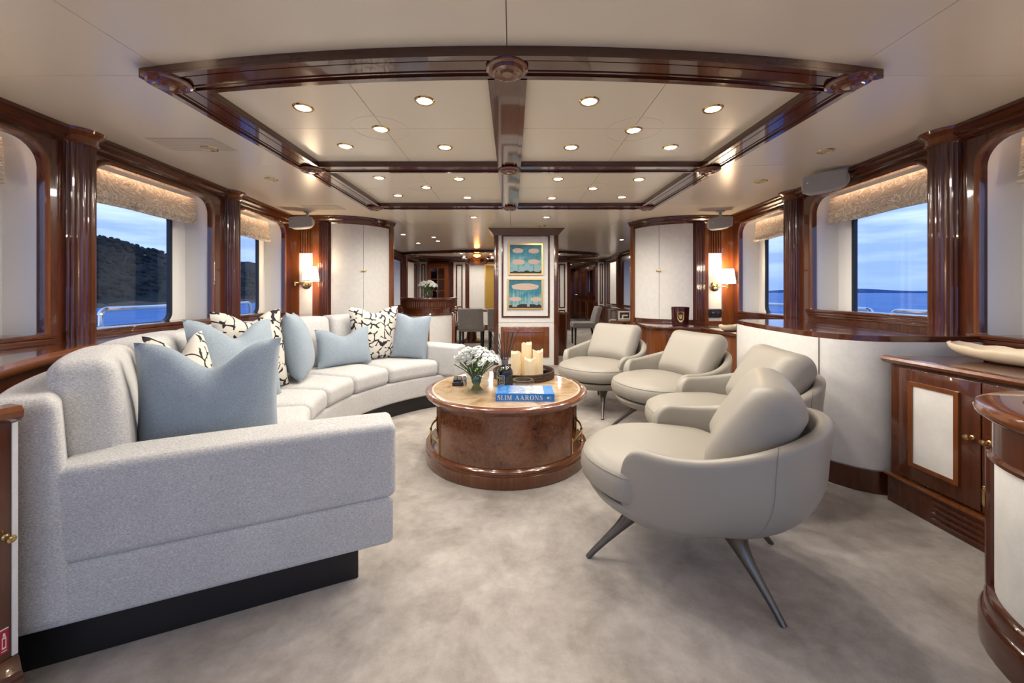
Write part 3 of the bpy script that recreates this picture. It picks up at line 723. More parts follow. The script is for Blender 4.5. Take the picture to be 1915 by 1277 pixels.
for k in range(4):
    t = empty('tree', (0, 0, 0)); o = crown(k, 3.2 if k % 2 else 2.6, 0.6 if k % 2 else 1.0).build('crown', 'forest', t); o.location = (0, 0, 3.0 if k % 2 else 2.6)
    MB().tube([(0, 0, -1.5), (0.15, 0, 1.2), (0, 0.1, 2.8)], [0.35, 0.28, 0.18], 6).build('trunk', 'rock', t); tp.append([t, False])
random.seed(11)
for i in range(36):
    u = 0.16+0.66*(i+random.uniform(-0.12, 0.12))/36; v = (0.95, 0.80)[i % 2]; p = hill_pt(u, v)
    k = i % 4; r = tp[k][0] if not tp[k][1] else copy_tree(tp[k][0]); tp[k][1] = True
    r.location = (p[0], p[1], p[2]-0.8); r.rotation_euler = (0, 0, random.random()*6); s = random.uniform(0.7, 1.1); r.scale = (s, s, s)
    tag(r, ['rounded dark tree on the crest of the wooded hill', 'flat topped dark tree on the crest of the wooded hill'][k % 2], 'tree', ['rounded', 'flat topped'][k % 2]+' trees on the hill crest')
cn_ = MB(); rd = random.Random(4)
for i in range(4500):
    u = rd.uniform(0.08, 0.9); v = rd.uniform(0.06, 0.92); p = hill_pt(u, v); q = rd.uniform(0.45, 1.15)
    cn_.sphere((p[0], p[1], p[2]+q*0.25), q, 6, 4, (1, 1, 0.85))
tag(cn_.build('tree_canopy', 'forest', hillo, smooth=60, recalc=False), kind='stuff')
fl = MB(); fl.grid(90, 3, lambda u, v: (1500+60*math.sin(u*9), -600+5200*u, SEA+(13+4*math.sin(u*31)+3*math.sin(u*77))*(0, 0.7, 0.95, 1.0)[int(round(v*3))]*1.0)); struct('far_shore', fl, 'far_land', 'low blue line of land on the horizon', recalc=False)
# ================================================================== BUILT-IN CABINETS
def knob(parent, loc, dirv, r=0.014):
    d = Vector(dirv).normalized(); L = Vector(loc); q = d.to_track_quat('Z', 'Y')
    mb = MB().lathe([(0.0, 0.0), (r*0.75, 0.0), (r*0.75, 0.004), (r*0.38, 0.007), (r*0.35, 0.018), (r*0.8, 0.022), (r, 0.028), (r*0.9, 0.034), (r*0.45, 0.036), (r*0.3, 0.039), (0.0, 0.040)], 16)
    mb.v = [tuple(q @ Vector(p)+L) for p in mb.v]
    return mb.build('knob', 'brass', parent, world=True)
# --- curved two-door wall cabinets flanking the passage
for side, tx in ((-1, 'curved white two door cabinet behind the sofa beside the bar'), (1, 'curved white two door cabinet above the counter with the red candle')):
    cx, cyc, R = side*2.30, Y_CORNER+0.645, 0.645
    cab = empty('wall_cabinet', (cx, cyc, 0), label=tx, cat='cabinet')
    def sector(r0, r1, t0, t1, z0, z1, n=10):
        mb = MB(); o = [(cx-side*r1*math.sin(-t), cyc-r1*math.cos(t)) for t in [t0+(t1-t0)*i/n for i in range(n+1)]]
        i_ = [(cx-side*r0*math.sin(-t), cyc-r0*math.cos(t)) for t in [t0+(t1-t0)*i/n for i in range(n+1)]]
        return mb.prism([(cx-side*(p[0]-cx), p[1]) if False else p for p in o]+list(reversed(i_)), z0, z1)
    # t measured from facing the camera towards the room centre: point = (cx - side*R*sin t)
    def sec(r0, r1, t0, t1, z0, z1, n=10):
        o = [(cx-side*r1*math.sin(t), cyc-r1*math.cos(t)) for t in [t0+(t1-t0)*i/n for i in range(n+1)]]
        i_ = [(cx-side*r0*math.sin(t), cyc-r0*math.cos(t)) for t in [t0+(t1-t0)*i/n for i in range(n+1)]]
        return MB().prism(o+list(reversed(i_)), z0, z1)
    TE = 1.26
    sec(R-0.06, R-0.022, 0.0, TE, 0.0, CZ).build('body', 'wood', cab, world=True, smooth=30)
    ts = 0.63 if side < 0 else 0.66
    for a, b in ((0.03, ts-0.003), (ts+0.003, TE-0.02)):
        d = sec(R-0.022, R, a, b, 0.76, CZ-0.085, 12).build('door', 'wall_cloth', cab, world=True, smooth=30)
        tk = ts-0.022 if b < ts else ts+0.022
        kx, ky = cx-side*R*math.sin(tk), cyc-R*math.cos(tk); knob(d, (kx, ky, 1.385), (-side*math.sin(tk), -math.cos(tk), 0), 0.015)
    sec(R-0.022, R+0.004, 0.0, TE, 0.70, 0.757, 12).build('lower_rail', 'wood', cab, world=True, smooth=30)
    sec(R-0.07, R+0.03, TE-0.02, TE+0.10, 0.0, CZ-0.001, 3).build('end_post', 'wood_light', cab, world=True, smooth=30, bevel=0.006)
    ex, ey = cx-side*R*math.sin(TE+0.1), cyc-R*math.cos(TE+0.1)
    MB().box(*sorted((side*1.70, side*2.72)), ey+0.02, ey+0.06, 0, CZ).build('side_panel', 'wood', cab, world=True, smooth=0)

# --- low counter under the right cabinet, L shaped, with white inset panel
ct = empty('counter', (2.1, 4.4, 0), label='low mahogany counter carrying the red candle below the curved cabinet', cat='counter')
wallx = lambda s: hw(s)+0.045
top = [(1.56, 4.50), (1.60, 4.38), (1.70, 4.31), (2.09, 4.26), (2.10, 3.43), (wallx(3.43), 3.43), (wallx(4.83), 4.83), (2.36, 4.82), (2.30, 4.84), (1.98, 4.92), (1.72, 5.16), (1.60, 5.10)]
MB().prism(top, 0.69, 0.72).build('top', 'wood_across', ct, world=True, smooth=30, bevel=0.008)
body = [(1.61, 4.52), (1.64, 4.41), (1.72, 4.35), (2.12, 4.30), (2.14, 3.45), (wallx(3.45), 3.45), (wallx(4.82), 4.82), (2.3, 4.82), (1.98, 4.95), (1.74, 5.15), (1.65, 5.08)]
MB().prism(body, 0.0, 0.69).build('body', 'wood_light', ct, world=True, smooth=30)
a0, a1 = Vector((1.74, 4.345)), Vector((2.10, 4.302))
def onface(t, z, d): p = a0.lerp(a1, t); return (p.x-0.1*d*0, p.y-d, z)
MB().plate([[(0.0, 0.10), (1.0, 0.10), (1.0, 0.63), (0.0, 0.63)], [(0.08, 0.14), (0.92, 0.14), (0.92, 0.59), (0.08, 0.59)]], onface, -0.005, 0.014).build('panel_frame', 'wood', ct, world=True, smooth=30)
MB().plate([[(0.08, 0.14), (0.92, 0.14), (0.92, 0.59), (0.08, 0.59)]], onface, -0.002, 0.006).build('white_panel', 'wall_cloth', ct, world=True, smooth=0)

# --- raised half-height curved cabinet behind the armchairs
hc = empty('half_height_cabinet', (2.2, 2.7, 0), label='white half height cabinet with rounded corner and mahogany cap behind the armchairs', cat='cabinet')
pathh = [(2.05, 3.42), (1.95, 3.34), (1.90, 3.15), (1.855, 2.8), (1.835, 2.52), (1.835, 2.40), (1.85, 2.32), (1.885, 2.24), (1.94, 2.175), (2.01, 2.13), (2.09, 2.11), (2.3, 2.105), (2.56, 2.11)]
back_ = [(hw(2.11)+0.04, 2.11), (hw(3.42)+0.04, 3.42)]
MB().prism(pathh+back_, 0.09, 0.835).build('body', 'wall_cloth', hc, world=True, smooth=40)
MB().sweep(pathh, [(0.02, 0.0), (-0.022, 0.0), (-0.022, 0.10), (-0.012, 0.115), (-0.004, 0.125), (0.02, 0.125)], flip=-1).build('skirting', 'wood', hc, world=True, smooth=30)
capo = []
MB().prism(pathh+back_, 0.835, 0.866).build('cap', 'wood_across', hc, world=True, smooth=40)
MB().sweep(pathh, [(-0.002, 0.832), (-0.024, 0.834), (-0.036, 0.844), (-0.036, 0.858), (-0.024, 0.867), (-0.002, 0.867)], flip=-1).build('cap_moulding', 'wood_light', hc, world=True, smooth=40)
for k in (1, 6):
    p = pathh[k]; MB().box(p[0]-0.0025, p[0]+0.0025, p[1]-0.0025, p[1]+0.0025, 0.125, 0.834).build('seam', 'ceiling_gap', hc, world=True, smooth=0)

# --- near right side cabinet with white inset doors
sc = empty('side_cabinet', (2.3, 1.5, 0), label='mahogany two door cabinet with white inset panel carrying the long shell bowl', cat='cabinet')
XF = 2.03; YA, YB = 1.39, 2.06
MB().prism([(XF, YA), (hw(YA)+0.045, YA), (hw(YB)+0.045, YB), (XF, YB)], 0.12, 0.735).build('body', 'wood', sc, world=True, smooth=0)
MB().prism([(XF-0.012, YA), (hw(YA)+0.045, YA), (hw(YB)+0.045, YB), (XF-0.012, YB)], 0.735, 0.768).build('top', 'wood_along', sc, world=True, smooth=0)
MB().sweep([(XF, YA), (XF, YB+0.02)], [(0.0, 0.728), (0.018, 0.732), (0.034, 0.742), (0.040, 0.754), (0.034, 0.766), (0.018, 0.7705), (0.0, 0.7705)], flip=1).build('top_moulding', 'wood_light', sc, world=True, smooth=40)
MB().box(XF-0.02, XF, YA, YB, 0.0, 0.135).build('plinth', 'wood', sc, world=True, smooth=0)
MB().box(XF-0.034, XF, YA, YB+0.01, 0.135, 0.152).build('plinth_bead', 'wood_light', sc, world=True, smooth=30, bevel=0.006)
for i in range(4): MB().box(XF-0.030, XF-0.02, YA, YB-0.22, 0.022+i*0.027, 0.034+i*0.027).build('grille_slat', 'wood', sc, world=True, smooth=30, bevel=0.003)
for (d0, d1, hs) in ((1.655, 2.005, 1), (1.40, 1.650, -1)):
    dr = MB().box(XF-0.016, XF, d0, d1, 0.165, 0.720).build('door', 'wood', sc, world=True, smooth=30, bevel=0.003)
    PF = lambda a, b, c: (XF-0.016-c, a, b); i0, i1 = (d0+0.075, d1-0.055) if hs > 0 else (d0+0.055, d1-0.075)
    MB().plate([rrect(i0, i1, 0.235, 0.660, 0.001, 1), rrect(i0+0.02, i1-0.02, 0.255, 0.640, 0.001, 1)], PF, -0.002, 0.010).build('panel_frame', 'wood_light', dr, world=True, smooth=30)
    MB().plate([[(i0+0.02, 0.255), (i1-0.02, 0.255), (i1-0.02, 0.64), (i0+0.02, 0.64)]], PF, -0.002, 0.004).build('white_panel', 'wall_cloth', dr, world=True, smooth=0)
    knob(dr, (XF-0.016, (d0+0.028) if hs > 0 else (d1-0.028), 0.475), (-1, 0, 0), 0.013)
hg = MB().tube([(XF-0.022, 1.63, 0.215), (XF-0.022, 1.63, 0.275)], [0.006, 0.006], 8).tube([(XF-0.03, 1.63, 0.215), (XF-0.03, 1.63, 0.275)], [0.010, 0.010], 8)
hg.sphere((XF-0.026, 1.63, 0.208), 0.010, 8, 6).sphere((XF-0.026, 1.63, 0.282), 0.010, 8, 6).box(XF-0.02, XF-0.012, 1.61, 1.65, 0.225, 0.265); hg.build('hinge', 'brass', sc, world=True)

# --- near right rounded end cabinet
rc = empty('rounded_cabinet', (1.95, 0.95, 0), label='rounded white cabinet with glossy mahogany top and curved plinth beside the two door cabinet', cat='cabinet')
cc = (1.79, 0.975)
def stad(r): return [(2.42, cc[1]+r)]+arc(cc[0], cc[1], r, PI/2, 1.5*PI, 28)+[(2.42, cc[1]-r)]
MB().prism(stad(0.355), 0.10, 0.74).build('body', 'wall_cloth', rc, world=True, smooth=40)
MB().prism(stad(0.345), 0.74, 0.752).build('top', 'wood_across', rc, world=True, smooth=40)
MB().sweep(stad(0.355), [(0, 0.705), (0.018, 0.707), (0.030, 0.716), (0.042, 0.728), (0.046, 0.742), (0.040, 0.756), (0.024, 0.762), (-0.055, 0.762), (-0.062, 0.752), (-0.062, 0.745), (0, 0.745)], flip=-1).build('top_moulding', 'wood_light', rc, world=True, smooth=40)
MB().sweep(stad(0.355), [(-0.005, 0.60), (0.008, 0.60), (0.016, 0.592), (0.016, 0.582), (0.006, 0.574), (0.006, 0.61), (0.006, 0.705), (-0.005, 0.705)], flip=-1).build('frieze', 'wood', rc, world=True, smooth=40)
MB().sweep(stad(0.355), [(-0.005, 0.0), (0.035, 0.0), (0.035, 0.085), (0.028, 0.10), (0.022, 0.104), (0.022, 0.135), (0.012, 0.15), (-0.005, 0.155)], flip=-1).build('plinth', 'wood', rc, world=True, smooth=40)
for t in (2.20, ): 
    q = (cc[0]+0.357*math.cos(t), cc[1]+0.357*math.sin(t)); MB().tube([(q[0], q[1], 0.15), (q[0], q[1], 0.60)], 0.018, 10).build('stile', 'wood', rc, world=True)

# --- near left cabinet at the end of the sofa
lc = empty('end_cabinet', (-1.7, 0.7, 0), label='mahogany end cabinet with brass knob and red sticker against the sofa end', cat='cabinet')
fp = [(-1.33, 1.035), (-1.345, 0.985), (-1.375, 0.93), (-1.42, 0.80), (-1.44, 0.40), (-2.0, 0.40), (-2.0, 1.0)]
MB().prism(fp, 0.12, 0.775).build('body', 'wood', lc, world=True, smooth=40)
MB().prism(fp, 0.775, 0.800).build('top', 'wood_across', lc, world=True, smooth=0)
edge = list(reversed(fp[:5]))
MB().sweep(edge, [(-0.004, 0.764), (0.016, 0.768), (0.030, 0.780), (0.032, 0.796), (0.020, 0.808), (-0.03, 0.808), (-0.034, 0.80), (-0.004, 0.80)], flip=-1).build('top_moulding', 'wood_light', lc, world=True, smooth=40)
MB().sweep(edge, [(-0.004, 0.0), (0.03, 0.0), (0.03, 0.09), (0.02, 0.105), (0.012, 0.13), (0.004, 0.14), (-0.004, 0.14)], flip=-1).build('plinth', 'wood', lc, world=True, smooth=40)
dv = (Vector(fp[1])-Vector(fp[0])).normalized()
def lface(t, z, d):     # along the first face from its sofa end
    a, b = Vector(fp[0]), Vector(fp[1]); p = a.lerp(b, t); nrm = Vector((b.y-a.y, -(b.x-a.x))).normalized()
    nrm = nrm if nrm.x > 0 else -nrm
    return (p.x+nrm.x*d, p.y+nrm.y*d, z)
MB().plate([[(0.0, 0.142), (0.20, 0.142), (0.20, 0.762), (0.0, 0.762)]], lface, -0.002, 0.004).build('white_stile', 'wall_cloth', lc, world=True, smooth=0)
def lface2(t, z, d):
    a, b = Vector(fp[1]), Vector(fp[2]); p = a.lerp(b, t); nrm = Vector((-(b.y-a.y), b.x-a.x)).normalized(); nrm = nrm if nrm.x > 0 else -nrm
    return (p.x+nrm.x*d, p.y+nrm.y*d, z)
kp = lface(0.42, 0.465, 0.0); knob(lc, kp, Vector(lface(0.42, 0.465, 1))-Vector(kp), 0.010)
st = MB().plate([[(0.30, 0.160), (0.60, 0.160), (0.60, 0.222), (0.30, 0.222)]], lface, 0.0, 0.0015).build('sticker', 'red_sticker', lc, world=True, smooth=0)
mk = MB().plate([rrect(0.59, 0.62, 0.158, 0.224, 0.0005, 1)], lface, 0.0, 0.0022).plate([rrect(0.30, 0.60, 0.222, 0.2245, 0.0005, 1)], lface, 0.0, 0.0022)
mk.plate([rrect(0.38, 0.52, 0.172, 0.202, 0.0005, 1), rrect(0.405, 0.495, 0.176, 0.198, 0.0005, 1)], lface, 0.0014, 0.0022).plate([[(0.40, 0.204), (0.50, 0.204), (0.48, 0.213), (0.42, 0.213)]], lface, 0.0014, 0.0022).plate([[(0.36, 0.165), (0.54, 0.165), (0.54, 0.167), (0.36, 0.167)]], lface, 0.0014, 0.0022)
mk.build('sticker_mark', 'white_paint', st, world=True, smooth=0)

# --- ledge behind the sofa
SC = Vector((-0.03, 2.65))
RL = 2.215
lg = empty('ledge', (-2.4, 2.6, 0), label='curved mahogany ledge between the sofa back and the window wall', cat='ledge')
ths = [math.radians(-46+92*i/40) for i in range(41)]
inner = [(SC.x-RL*math.cos(t), SC.y+RL*math.sin(t)) for t in ths]
lft = lambda s: -(hw(s)+0.045)
poly = inner+[(-2.31, 4.82), (lft(4.82), 4.82), (lft(1.045), 1.045)]
MB().prism(poly, 0.79, 0.835).build('top', 'wood_along', lg, world=True, smooth=30)
MB().sweep(inner, [(-0.002, 0.795), (0.018, 0.80), (0.026, 0.815), (0.026, 0.832), (0.012, 0.845), (-0.03, 0.845), (-0.03, 0.795)], flip=-1).build('edge_moulding', 'wood_light', lg, world=True, smooth=40)
MB().sweep([(SC.x-(RL+0.03)*math.cos(t), SC.y+(RL+0.03)*math.sin(t)) for t in ths], [(0, 0.0), (-0.02, 0.0), (-0.02, 0.79), (0, 0.79)], flip=-1).build('front_panel', 'wood', lg, world=True, smooth=40)

# ================================================================== SOFA
def th_out(r, off=0.0): return math.atan(0.4516)+math.asin(min(0.999, (0.8749-off)/r))
def pol(r, t, z): return (SC.x-r*math.cos(t), SC.y+r*math.sin(t), z)
sofa = empty('curved_sofa', (-1.6, 2.65, 0), label='large curved pale grey woven sofa wrapped around the round coffee table', cat='sofa')
AW = 0.20
def slab(name, m, r0, r1, z0, z1, off, nr=10, nt=48, rad=0.03, zf=None, parent=None):
    """curved block between two radii, ends cut by the arm lines"""
    mb = MB()
    hx = (r1-r0)/2; hz = (z1-z0)/2
    def warp(p):
        r = (r0+r1)/2+p.x; te = th_out(max(r, 0.9), off); t = p.y/1.6*te
        z = (z0+z1)/2+p.z
        if zf: z = zf(r, t, z, p)
        return pol(r, t, z)
    mb.rbox(hx, 1.6, hz, rad, 3, warp, (nr, nt, 2)); return mb.build(name, m, parent or sofa, world=True, smooth=50)
slab('plinth', 'plinth_black', 1.285, 2.12, 0.0, 0.16, 0.055, rad=0.005)
slab('base', 'sofa_fabric', 1.225, 2.13, 0.135, 0.315, 0.0, rad=0.02)
# back frame, its outer end faces slope
def backz(r, t, z, p):
    return z
def back_frame():
    mb = MB(); r0, r1 = 1.93, 2.15
    def warp(p):
        zz = 0.47+p.z; k = (zz-0.33)/0.47
        r = 2.055+p.x*(1-0.15*max(0, k))+0.015*k
        te = th_out(r, -0.006); return pol(r, p.y/1.6*te, zz)
    mb.rbox(0.085, 1.6, 0.335, 0.04, 4, warp, (2, 48, 5)); return mb.build('back_frame', 'sofa_fabric', sofa, world=True, smooth=50)
back_frame()
# arms: straight blocks along the cut lines
phi = math.atan(0.4516); dirv = Vector((math.cos(phi), math.sin(phi)))          # (outward-left, along b) in local a,b
for sg in (-1, 1):
    mb = MB(); P0 = Vector((0.42, 1.15)); L = 0.99
    def armwarp(p, sg=sg):
        al = p.x+L/2; th = p.y+AW/2
        q = P0+dirv*al+Vector((math.sin(phi), -math.cos(phi)))*th
        return (SC.x-q.x, SC.y+sg*q.y, 0.4525+p.z+0.006*math.sin(PI*al/L)*(1 if p.z > 0 else 0))
    mb.rbox(L/2, AW/2, 0.1425, 0.028, 4, armwarp, (8, 2, 2)); mb.build('arm', 'sofa_fabric', sofa, world=True, smooth=50)
# seat cushions
def wedge(name, r0, r1, z0, z1, t0, t1, rad, off=None, puff=0.02, lean=0.0, toppuff=0.0, m='sofa_fabric'):
    mb = MB(); hx = (r1-r0)/2; hz = (z1-z0)/2; rm = (r0+r1)/2; hy = rm*(t1-t0)/2; tm = (t0+t1)/2
    def warp(p):
        u = p.x/hx; v = p.y/hy; w = p.z/hz
        r = rm+p.x+lean*(w+1)*0.5; t = tm+p.y/rm; z = z0+hz+p.z
        b = (1-u*u*0.9)*(1-v**4*0.9)
        z += puff*b*w; r -= (toppuff*(1-w*w*0.8)*(1-v**4))*(1 if u < 0 else -0.3)
        if off is not None:
            te = th_out(r, off); t = max(-te, min(te, t))
        return pol(r, t, z)
    mb.rbox(hx, hy, hz, rad, 4, warp, (5, 7, 3)); return mb.build(name, m, sofa, world=True, smooth=60)
es = [math.radians(a) for a in (-57, -36, -19, -2, 15, 33, 57)]
for i in range(6): wedge('seat_cushion', 1.21, 1.90, 0.318, 0.455, es[i]+0.004, es[i+1]-0.004, 0.045, AW+0.012, 0.018)
es = [math.radians(a) for a in (-47.0, -31, -11, 8.5, 28, 46)]
for i in range(5): wedge('back_cushion', 1.835 if i == 0 else 1.785, 1.985, 0.46, 0.885, es[i]+0.006, es[i+1]-0.006, 0.04, 0.05, 0.012, 0.05, 0.022)

# ================================================================== THROW PILLOWS
def pillow(loc, facing, size, depth, label, m, chop=0.10, lean=0.25, roll=0.0, group=None, ear=0.05, nu=22, h=None):
    """loc = centre of the bottom edge; facing = plan angle of the face normal; local x across, z up, y = depth (front -y)"""
    w = size/2; hh = (h or size)
    verts = []; faces = []
    mb = MB()
    for sg in (-1, 1):
        def fn(a, b, sg=sg):
            u = 2*a-1; v = 2*b-1
            x = u*w*(1-ear*(1-v*v)); z = (v*(1-ear*(1-u*u))+1)*hh/2
            cd = chop*math.exp(-(u/0.42)**2)*max(0.0, (v+0.35)/1.35)**2.0
            z -= cd*hh*1.6
            th = depth*((1-abs(u)**2.6)*(1-abs(v)**2.6))**0.55
            th *= 1-0.42*math.exp(-(u/0.25)**2)*max(0.0, v)**1.5*(chop > 0.02)
            th *= 1.12-0.12*v
            return (x, sg*th, z)
        mb.grid(nu, nu, fn)
    bmroot = mb
    root = mb.build('throw_pillow', m, None, smooth=80)
    M = Matrix.Translation(Vector(loc)) @ Matrix.Rotation(facing+PI/2, 4, 'Z') @ Matrix.Rotation(-lean, 4, 'X') @ Matrix.Rotation(roll, 4, 'Y')
    root.matrix_basis = M
    return tag(root, label, 'pillow', group)
def inward(x, y): return math.atan2(SC.y-y, SC.x-x)
SZ = 0.470
# facing for the one leaning on the near arm: away from that arm
pillow((-1.235, 1.585, SZ), math.atan2(-0.91, 0.41)+0.12, 0.47, 0.085, 'big dusty blue linen pillow standing against the arm at the end cabinet', 'blue_linen', 0.15, -0.10, 0.02, h=0.45)
pillow((-1.470, 1.795, SZ), inward(-1.53, 1.80)-0.34, 0.40, 0.055, 'cream pillow with black line pattern tucked behind the big blue pillow', 'pattern_cloth', 0.15, 0.22, 0.04, h=0.46)
pillow((-1.515, 2.174, SZ), inward(-1.47, 2.17)-0.536, 0.54, 0.07, 'wide blue linen pillow with deep notch leaning in front of a patterned pillow', 'blue_linen', 0.13, 0.24, 0.06, h=0.50)
pillow((-1.63, 2.46, SZ), inward(-1.6, 2.5)-0.45, 0.46, 0.065, 'upright cream pillow with black line pattern between two blue pillows', 'pattern_cloth', 0.08, 0.16, 0.0, h=0.53)
pillow((-1.559, 2.873, SZ), inward(-1.52, 2.93)+0.607, 0.45, 0.095, 'plump blue linen pillow standing edge on at the middle of the sofa', 'blue_linen', 0.02, 0.18, 0.06, h=0.50)
pillow((-1.447, 3.360, SZ), inward(-1.45, 3.36)-0.253, 0.48, 0.06, 'small rectangular blue lumbar pillow in front of the square patterned pillow', 'blue_linen', 0.13, 0.20, 0.0, h=0.33)
pillow((-1.282, 3.655, SZ), inward(-1.3, 3.66)-0.244, 0.47, 0.06, 'square cream pillow with black line pattern beside the far sofa arm', 'pattern_cloth', 0.07, 0.17, 0.0, h=0.51)
pillow((-0.997, 3.706, SZ), -1.536, 0.34, 0.06, 'blue linen pillow with one high corner resting on the far sofa arm', 'blue_linen', 0.04, 0.12, 0.10, h=0.43)

# ================================================================== ARMCHAIRS
def make_armchair():
    root = empty('armchair', (0, 0, 0))
    # local: +x forward, y left, z up
    def rad(z, a, full=False):
        """outer radius of the tub at height z, plan angle a (0 = forward)"""
        k = max(0.0, min(1.0, (z-0.205)/0.30))
        prof = 0.45+0.55*(1-(1-k)**2.2)**0.6
        if full:
            p0 = 0.42*max(0.0, min(1.0, (math.cos(a)+0.35)/0.95)); prof = prof+(1-prof)*p0*2.0 if p0 < 0.5 else prof
        ex, ey = 0.43, 0.385
        base = 1.0/math.sqrt((math.cos(a)/ex)**2+(math.sin(a)/ey)**2)
        return base*prof+0.015*max(0, z-0.5)/0.15*(math.cos(a) < 0)
    AM = math.radians(134)     # shell half angle measured from the back
    nA, nZ = 56, 14
    def ztop(t):               # t: 0 at the back .. 1 at the arm front
        z = 0.655-0.125*(0.5-0.5*math.cos(min(1, t/0.85)*PI))
        e = max(0.0, (t-0.90)/0.10)
        return z-0.10*(1-math.sqrt(max(0, 1-e*e)))
    def zbot(t): return 0.213+0.032*t*t
    mb = MB(); T = 0.052
    # closed section: outer bottom -> outer top -> rounded rim -> inner top -> inner bottom
    secs = []; XFRONT = 0.245; nA = 80
    def aend(z):
        lo, hi = 0.42, 1.5
        for _ in range(24):
            m = (lo+hi)/2
            if rad(z, m, True)*math.cos(m) > XFRONT: lo = m
            else: hi = m
        return PI-hi
    for i in range(nA+1):
        sA = math.sin((-1+2*i/nA)*PI/2); t = abs(sA); z1 = ztop(t); z0 = zbot(t); ring = []
        a = PI+sA*aend(z0); r_ = rad(z0, a, True); ring += [(r_*0.5, z0+0.006, a), (r_-0.03, z0+0.001, a), (r_-0.008, z0+0.003, a)]
        for j in range(nZ+1):
            if j == 0: ring.append((r_, z0+0.014, a)); continue
            z = z0+(z1-0.02-z0)*j/nZ; a = PI+sA*aend(z); ring.append((rad(z, a, True), z, a))
        a = PI+sA*aend(z1); ro = rad(z1, a, True)
        for q in range(1, 6):
            b = PI*q/6; ring.append((ro-T/2+T/2*math.cos(b), z1-0.02+0.02*math.sin(b), a))
        zi = 0.33
        for j in range(5):
            z = z1-0.02+(zi-(z1-0.02))*j/4; a = PI+sA*aend(max(z, 0.45)); ring.append((rad(max(z, 0.45), a, True)-T, z, a))
        secs.append([(r*math.cos(a), r*math.sin(a), z) for r, z, a in ring])
    k = len(secs[0]); vv = [p for s in secs for p in s]; ff = []
    for i in range(nA):
        for j in range(k-1): ff.append((i*k+j, (i+1)*k+j, (i+1)*k+j+1, i*k+j+1))
    ff.append(tuple(range(k))); ff.append(tuple(nA*k+j for j in reversed(range(k))))
    mb.add(vv, ff); sh = mb.build('shell', 'leather', root, smooth=50)
    # stitched seams on the back corners
    for sg in (-1, 1):
        a = PI+sg*math.radians(52); pts = [((rad(z, a)+0.0005)*math.cos(a), (rad(z, a)+0.0005)*math.sin(a), z) for z in [0.23+0.39*j/12 for j in range(13)]]
        MB().tube(pts, 0.0016, 5).build('seam', 'leather_piping', sh)
    # lower front apron: full bowl under the cushion
    mb = MB(); n = 56; vv = []; fz = ((0.206, 0.60), (0.211, 0.72), (0.221, 0.82), (0.235, 0.90), (0.251, 0.955), (0.268, 0.985), (0.284, 1.0), (0.292, 0.985))
    for i in range(n):
        a = 2*PI*i/n; c_, q_ = math.cos(a), math.sin(a); w_ = max(0.0, min(1.0, (c_-0.30)/0.42)); w_ = w_*w_*(3-2*w_)
        vv.append((0.0, 0.0, 0.206))
        for z, f in fz:
            r = rad(z, a, True)*0.955*(1-w_)+w_*f/math.sqrt((c_/0.468)**2+(q_/0.375)**2); vv.append((r*c_, r*q_, z))
        vv.append((0.0, 0.0, 0.292))
    k = len(fz)+2; mb.add(vv, [(i*k+j, ((i+1) % n)*k+j, ((i+1) % n)*k+j+1, i*k+j+1) for i in range(n) for j in range(k-1)])
    mb.build('apron', 'leather', root, smooth=50)
    MB().lathe([(0.0, 0.289), (0.385, 0.289), (0.385, 0.308), (0.0, 0.308)], 40, c=(0.05, 0, 0), sy=0.86).build('shadow_gap', 'black_gap', root)
    # seat cushion: thick crowned disc with a piped edge
    prof = [(0.0, 0.300), (0.34, 0.300), (0.402, 0.306), (0.420, 0.322), (0.428, 0.352), (0.424, 0.385), (0.412, 0.410), (0.385, 0.428), (0.33, 0.442), (0.22, 0.452), (0.0, 0.456)]
    def seat_xy(r, a):
        f = r/0.428; c, s_ = math.cos(a), math.sin(a)
        fx = 0.452 if c > 0 else 0.335
        return (0.035+fx*f*c, (0.378*math.copysign(abs(s_)**0.78, s_) if c > 0 else 0.330*s_ if abs(c) > 0.25 else math.copysign(0.330+(0.378-0.330)*(1-abs(c)/0.25), s_)*abs(s_))*f)
    mb = MB(); n = 56; vv = []
    for i in range(n):
        a = 2*PI*i/n
        for (r, z) in prof:
            x, y = seat_xy(r, a)
            if x < -0.02: y *= 1-0.10*min(1, (-0.02-x)/0.3)
            if abs(y) > 0.322 and x < 0.22: y = math.copysign(0.322, y)
            vv.append((x, y, z))
    k = len(prof); mb.add(vv, [(i*k+j, ((i+1) % n)*k+j, ((i+1) % n)*k+j+1, i*k+j+1) for i in range(n) for j in range(k-1)])
    seat = mb.build('seat_cushion', 'leather', root, smooth=60)
    pts = []
    for i in range(56):
        a = 2*PI*i/56; x, y = seat_xy(0.4145, a)
        if x < -0.02: y *= 1-0.10*min(1, (-0.02-x)/0.3)
        if abs(y) > 0.322 and x < 0.22: y = math.copysign(0.322, y)
        pts.append((x, y, 0.4085))
    MB().tube(pts, 0.0022, 5, closed=True).build('piping', 'leather', seat)
    # back pillow
    mb = MB(); hw_, hh, hd = 0.265, 0.215, 0.07
    def pw(p):
        u, v, w = p.y/hw_, p.z/hh, p.x/hd
        b = (1-u**4)*(1-v**4)
        x = p.x*(1+0.55*b)+0.0; y = p.y*(1-0.03*(1-v*v)); z = p.z*(1-0.05*(1-u*u))
        y *= 1-0.06*max(0, -v)
        th = -0.54; c, s_ = math.cos(th), math.sin(th)
        X = x*c+z*s_; Z = -x*s_+z*c
        X -= 0.05*u*u*0+0.0
        X += 0.06*u*u*0.5
        return (-0.205+X, y, 0.59+Z)
    mb.rbox(hd, hw_, hh, 0.07, 4, pw, (2, 8, 8)); bp = mb.build('back_pillow', 'leather', root, smooth=70)
    # piping seam around the pillow and small creases are left to the leather
    pts = []
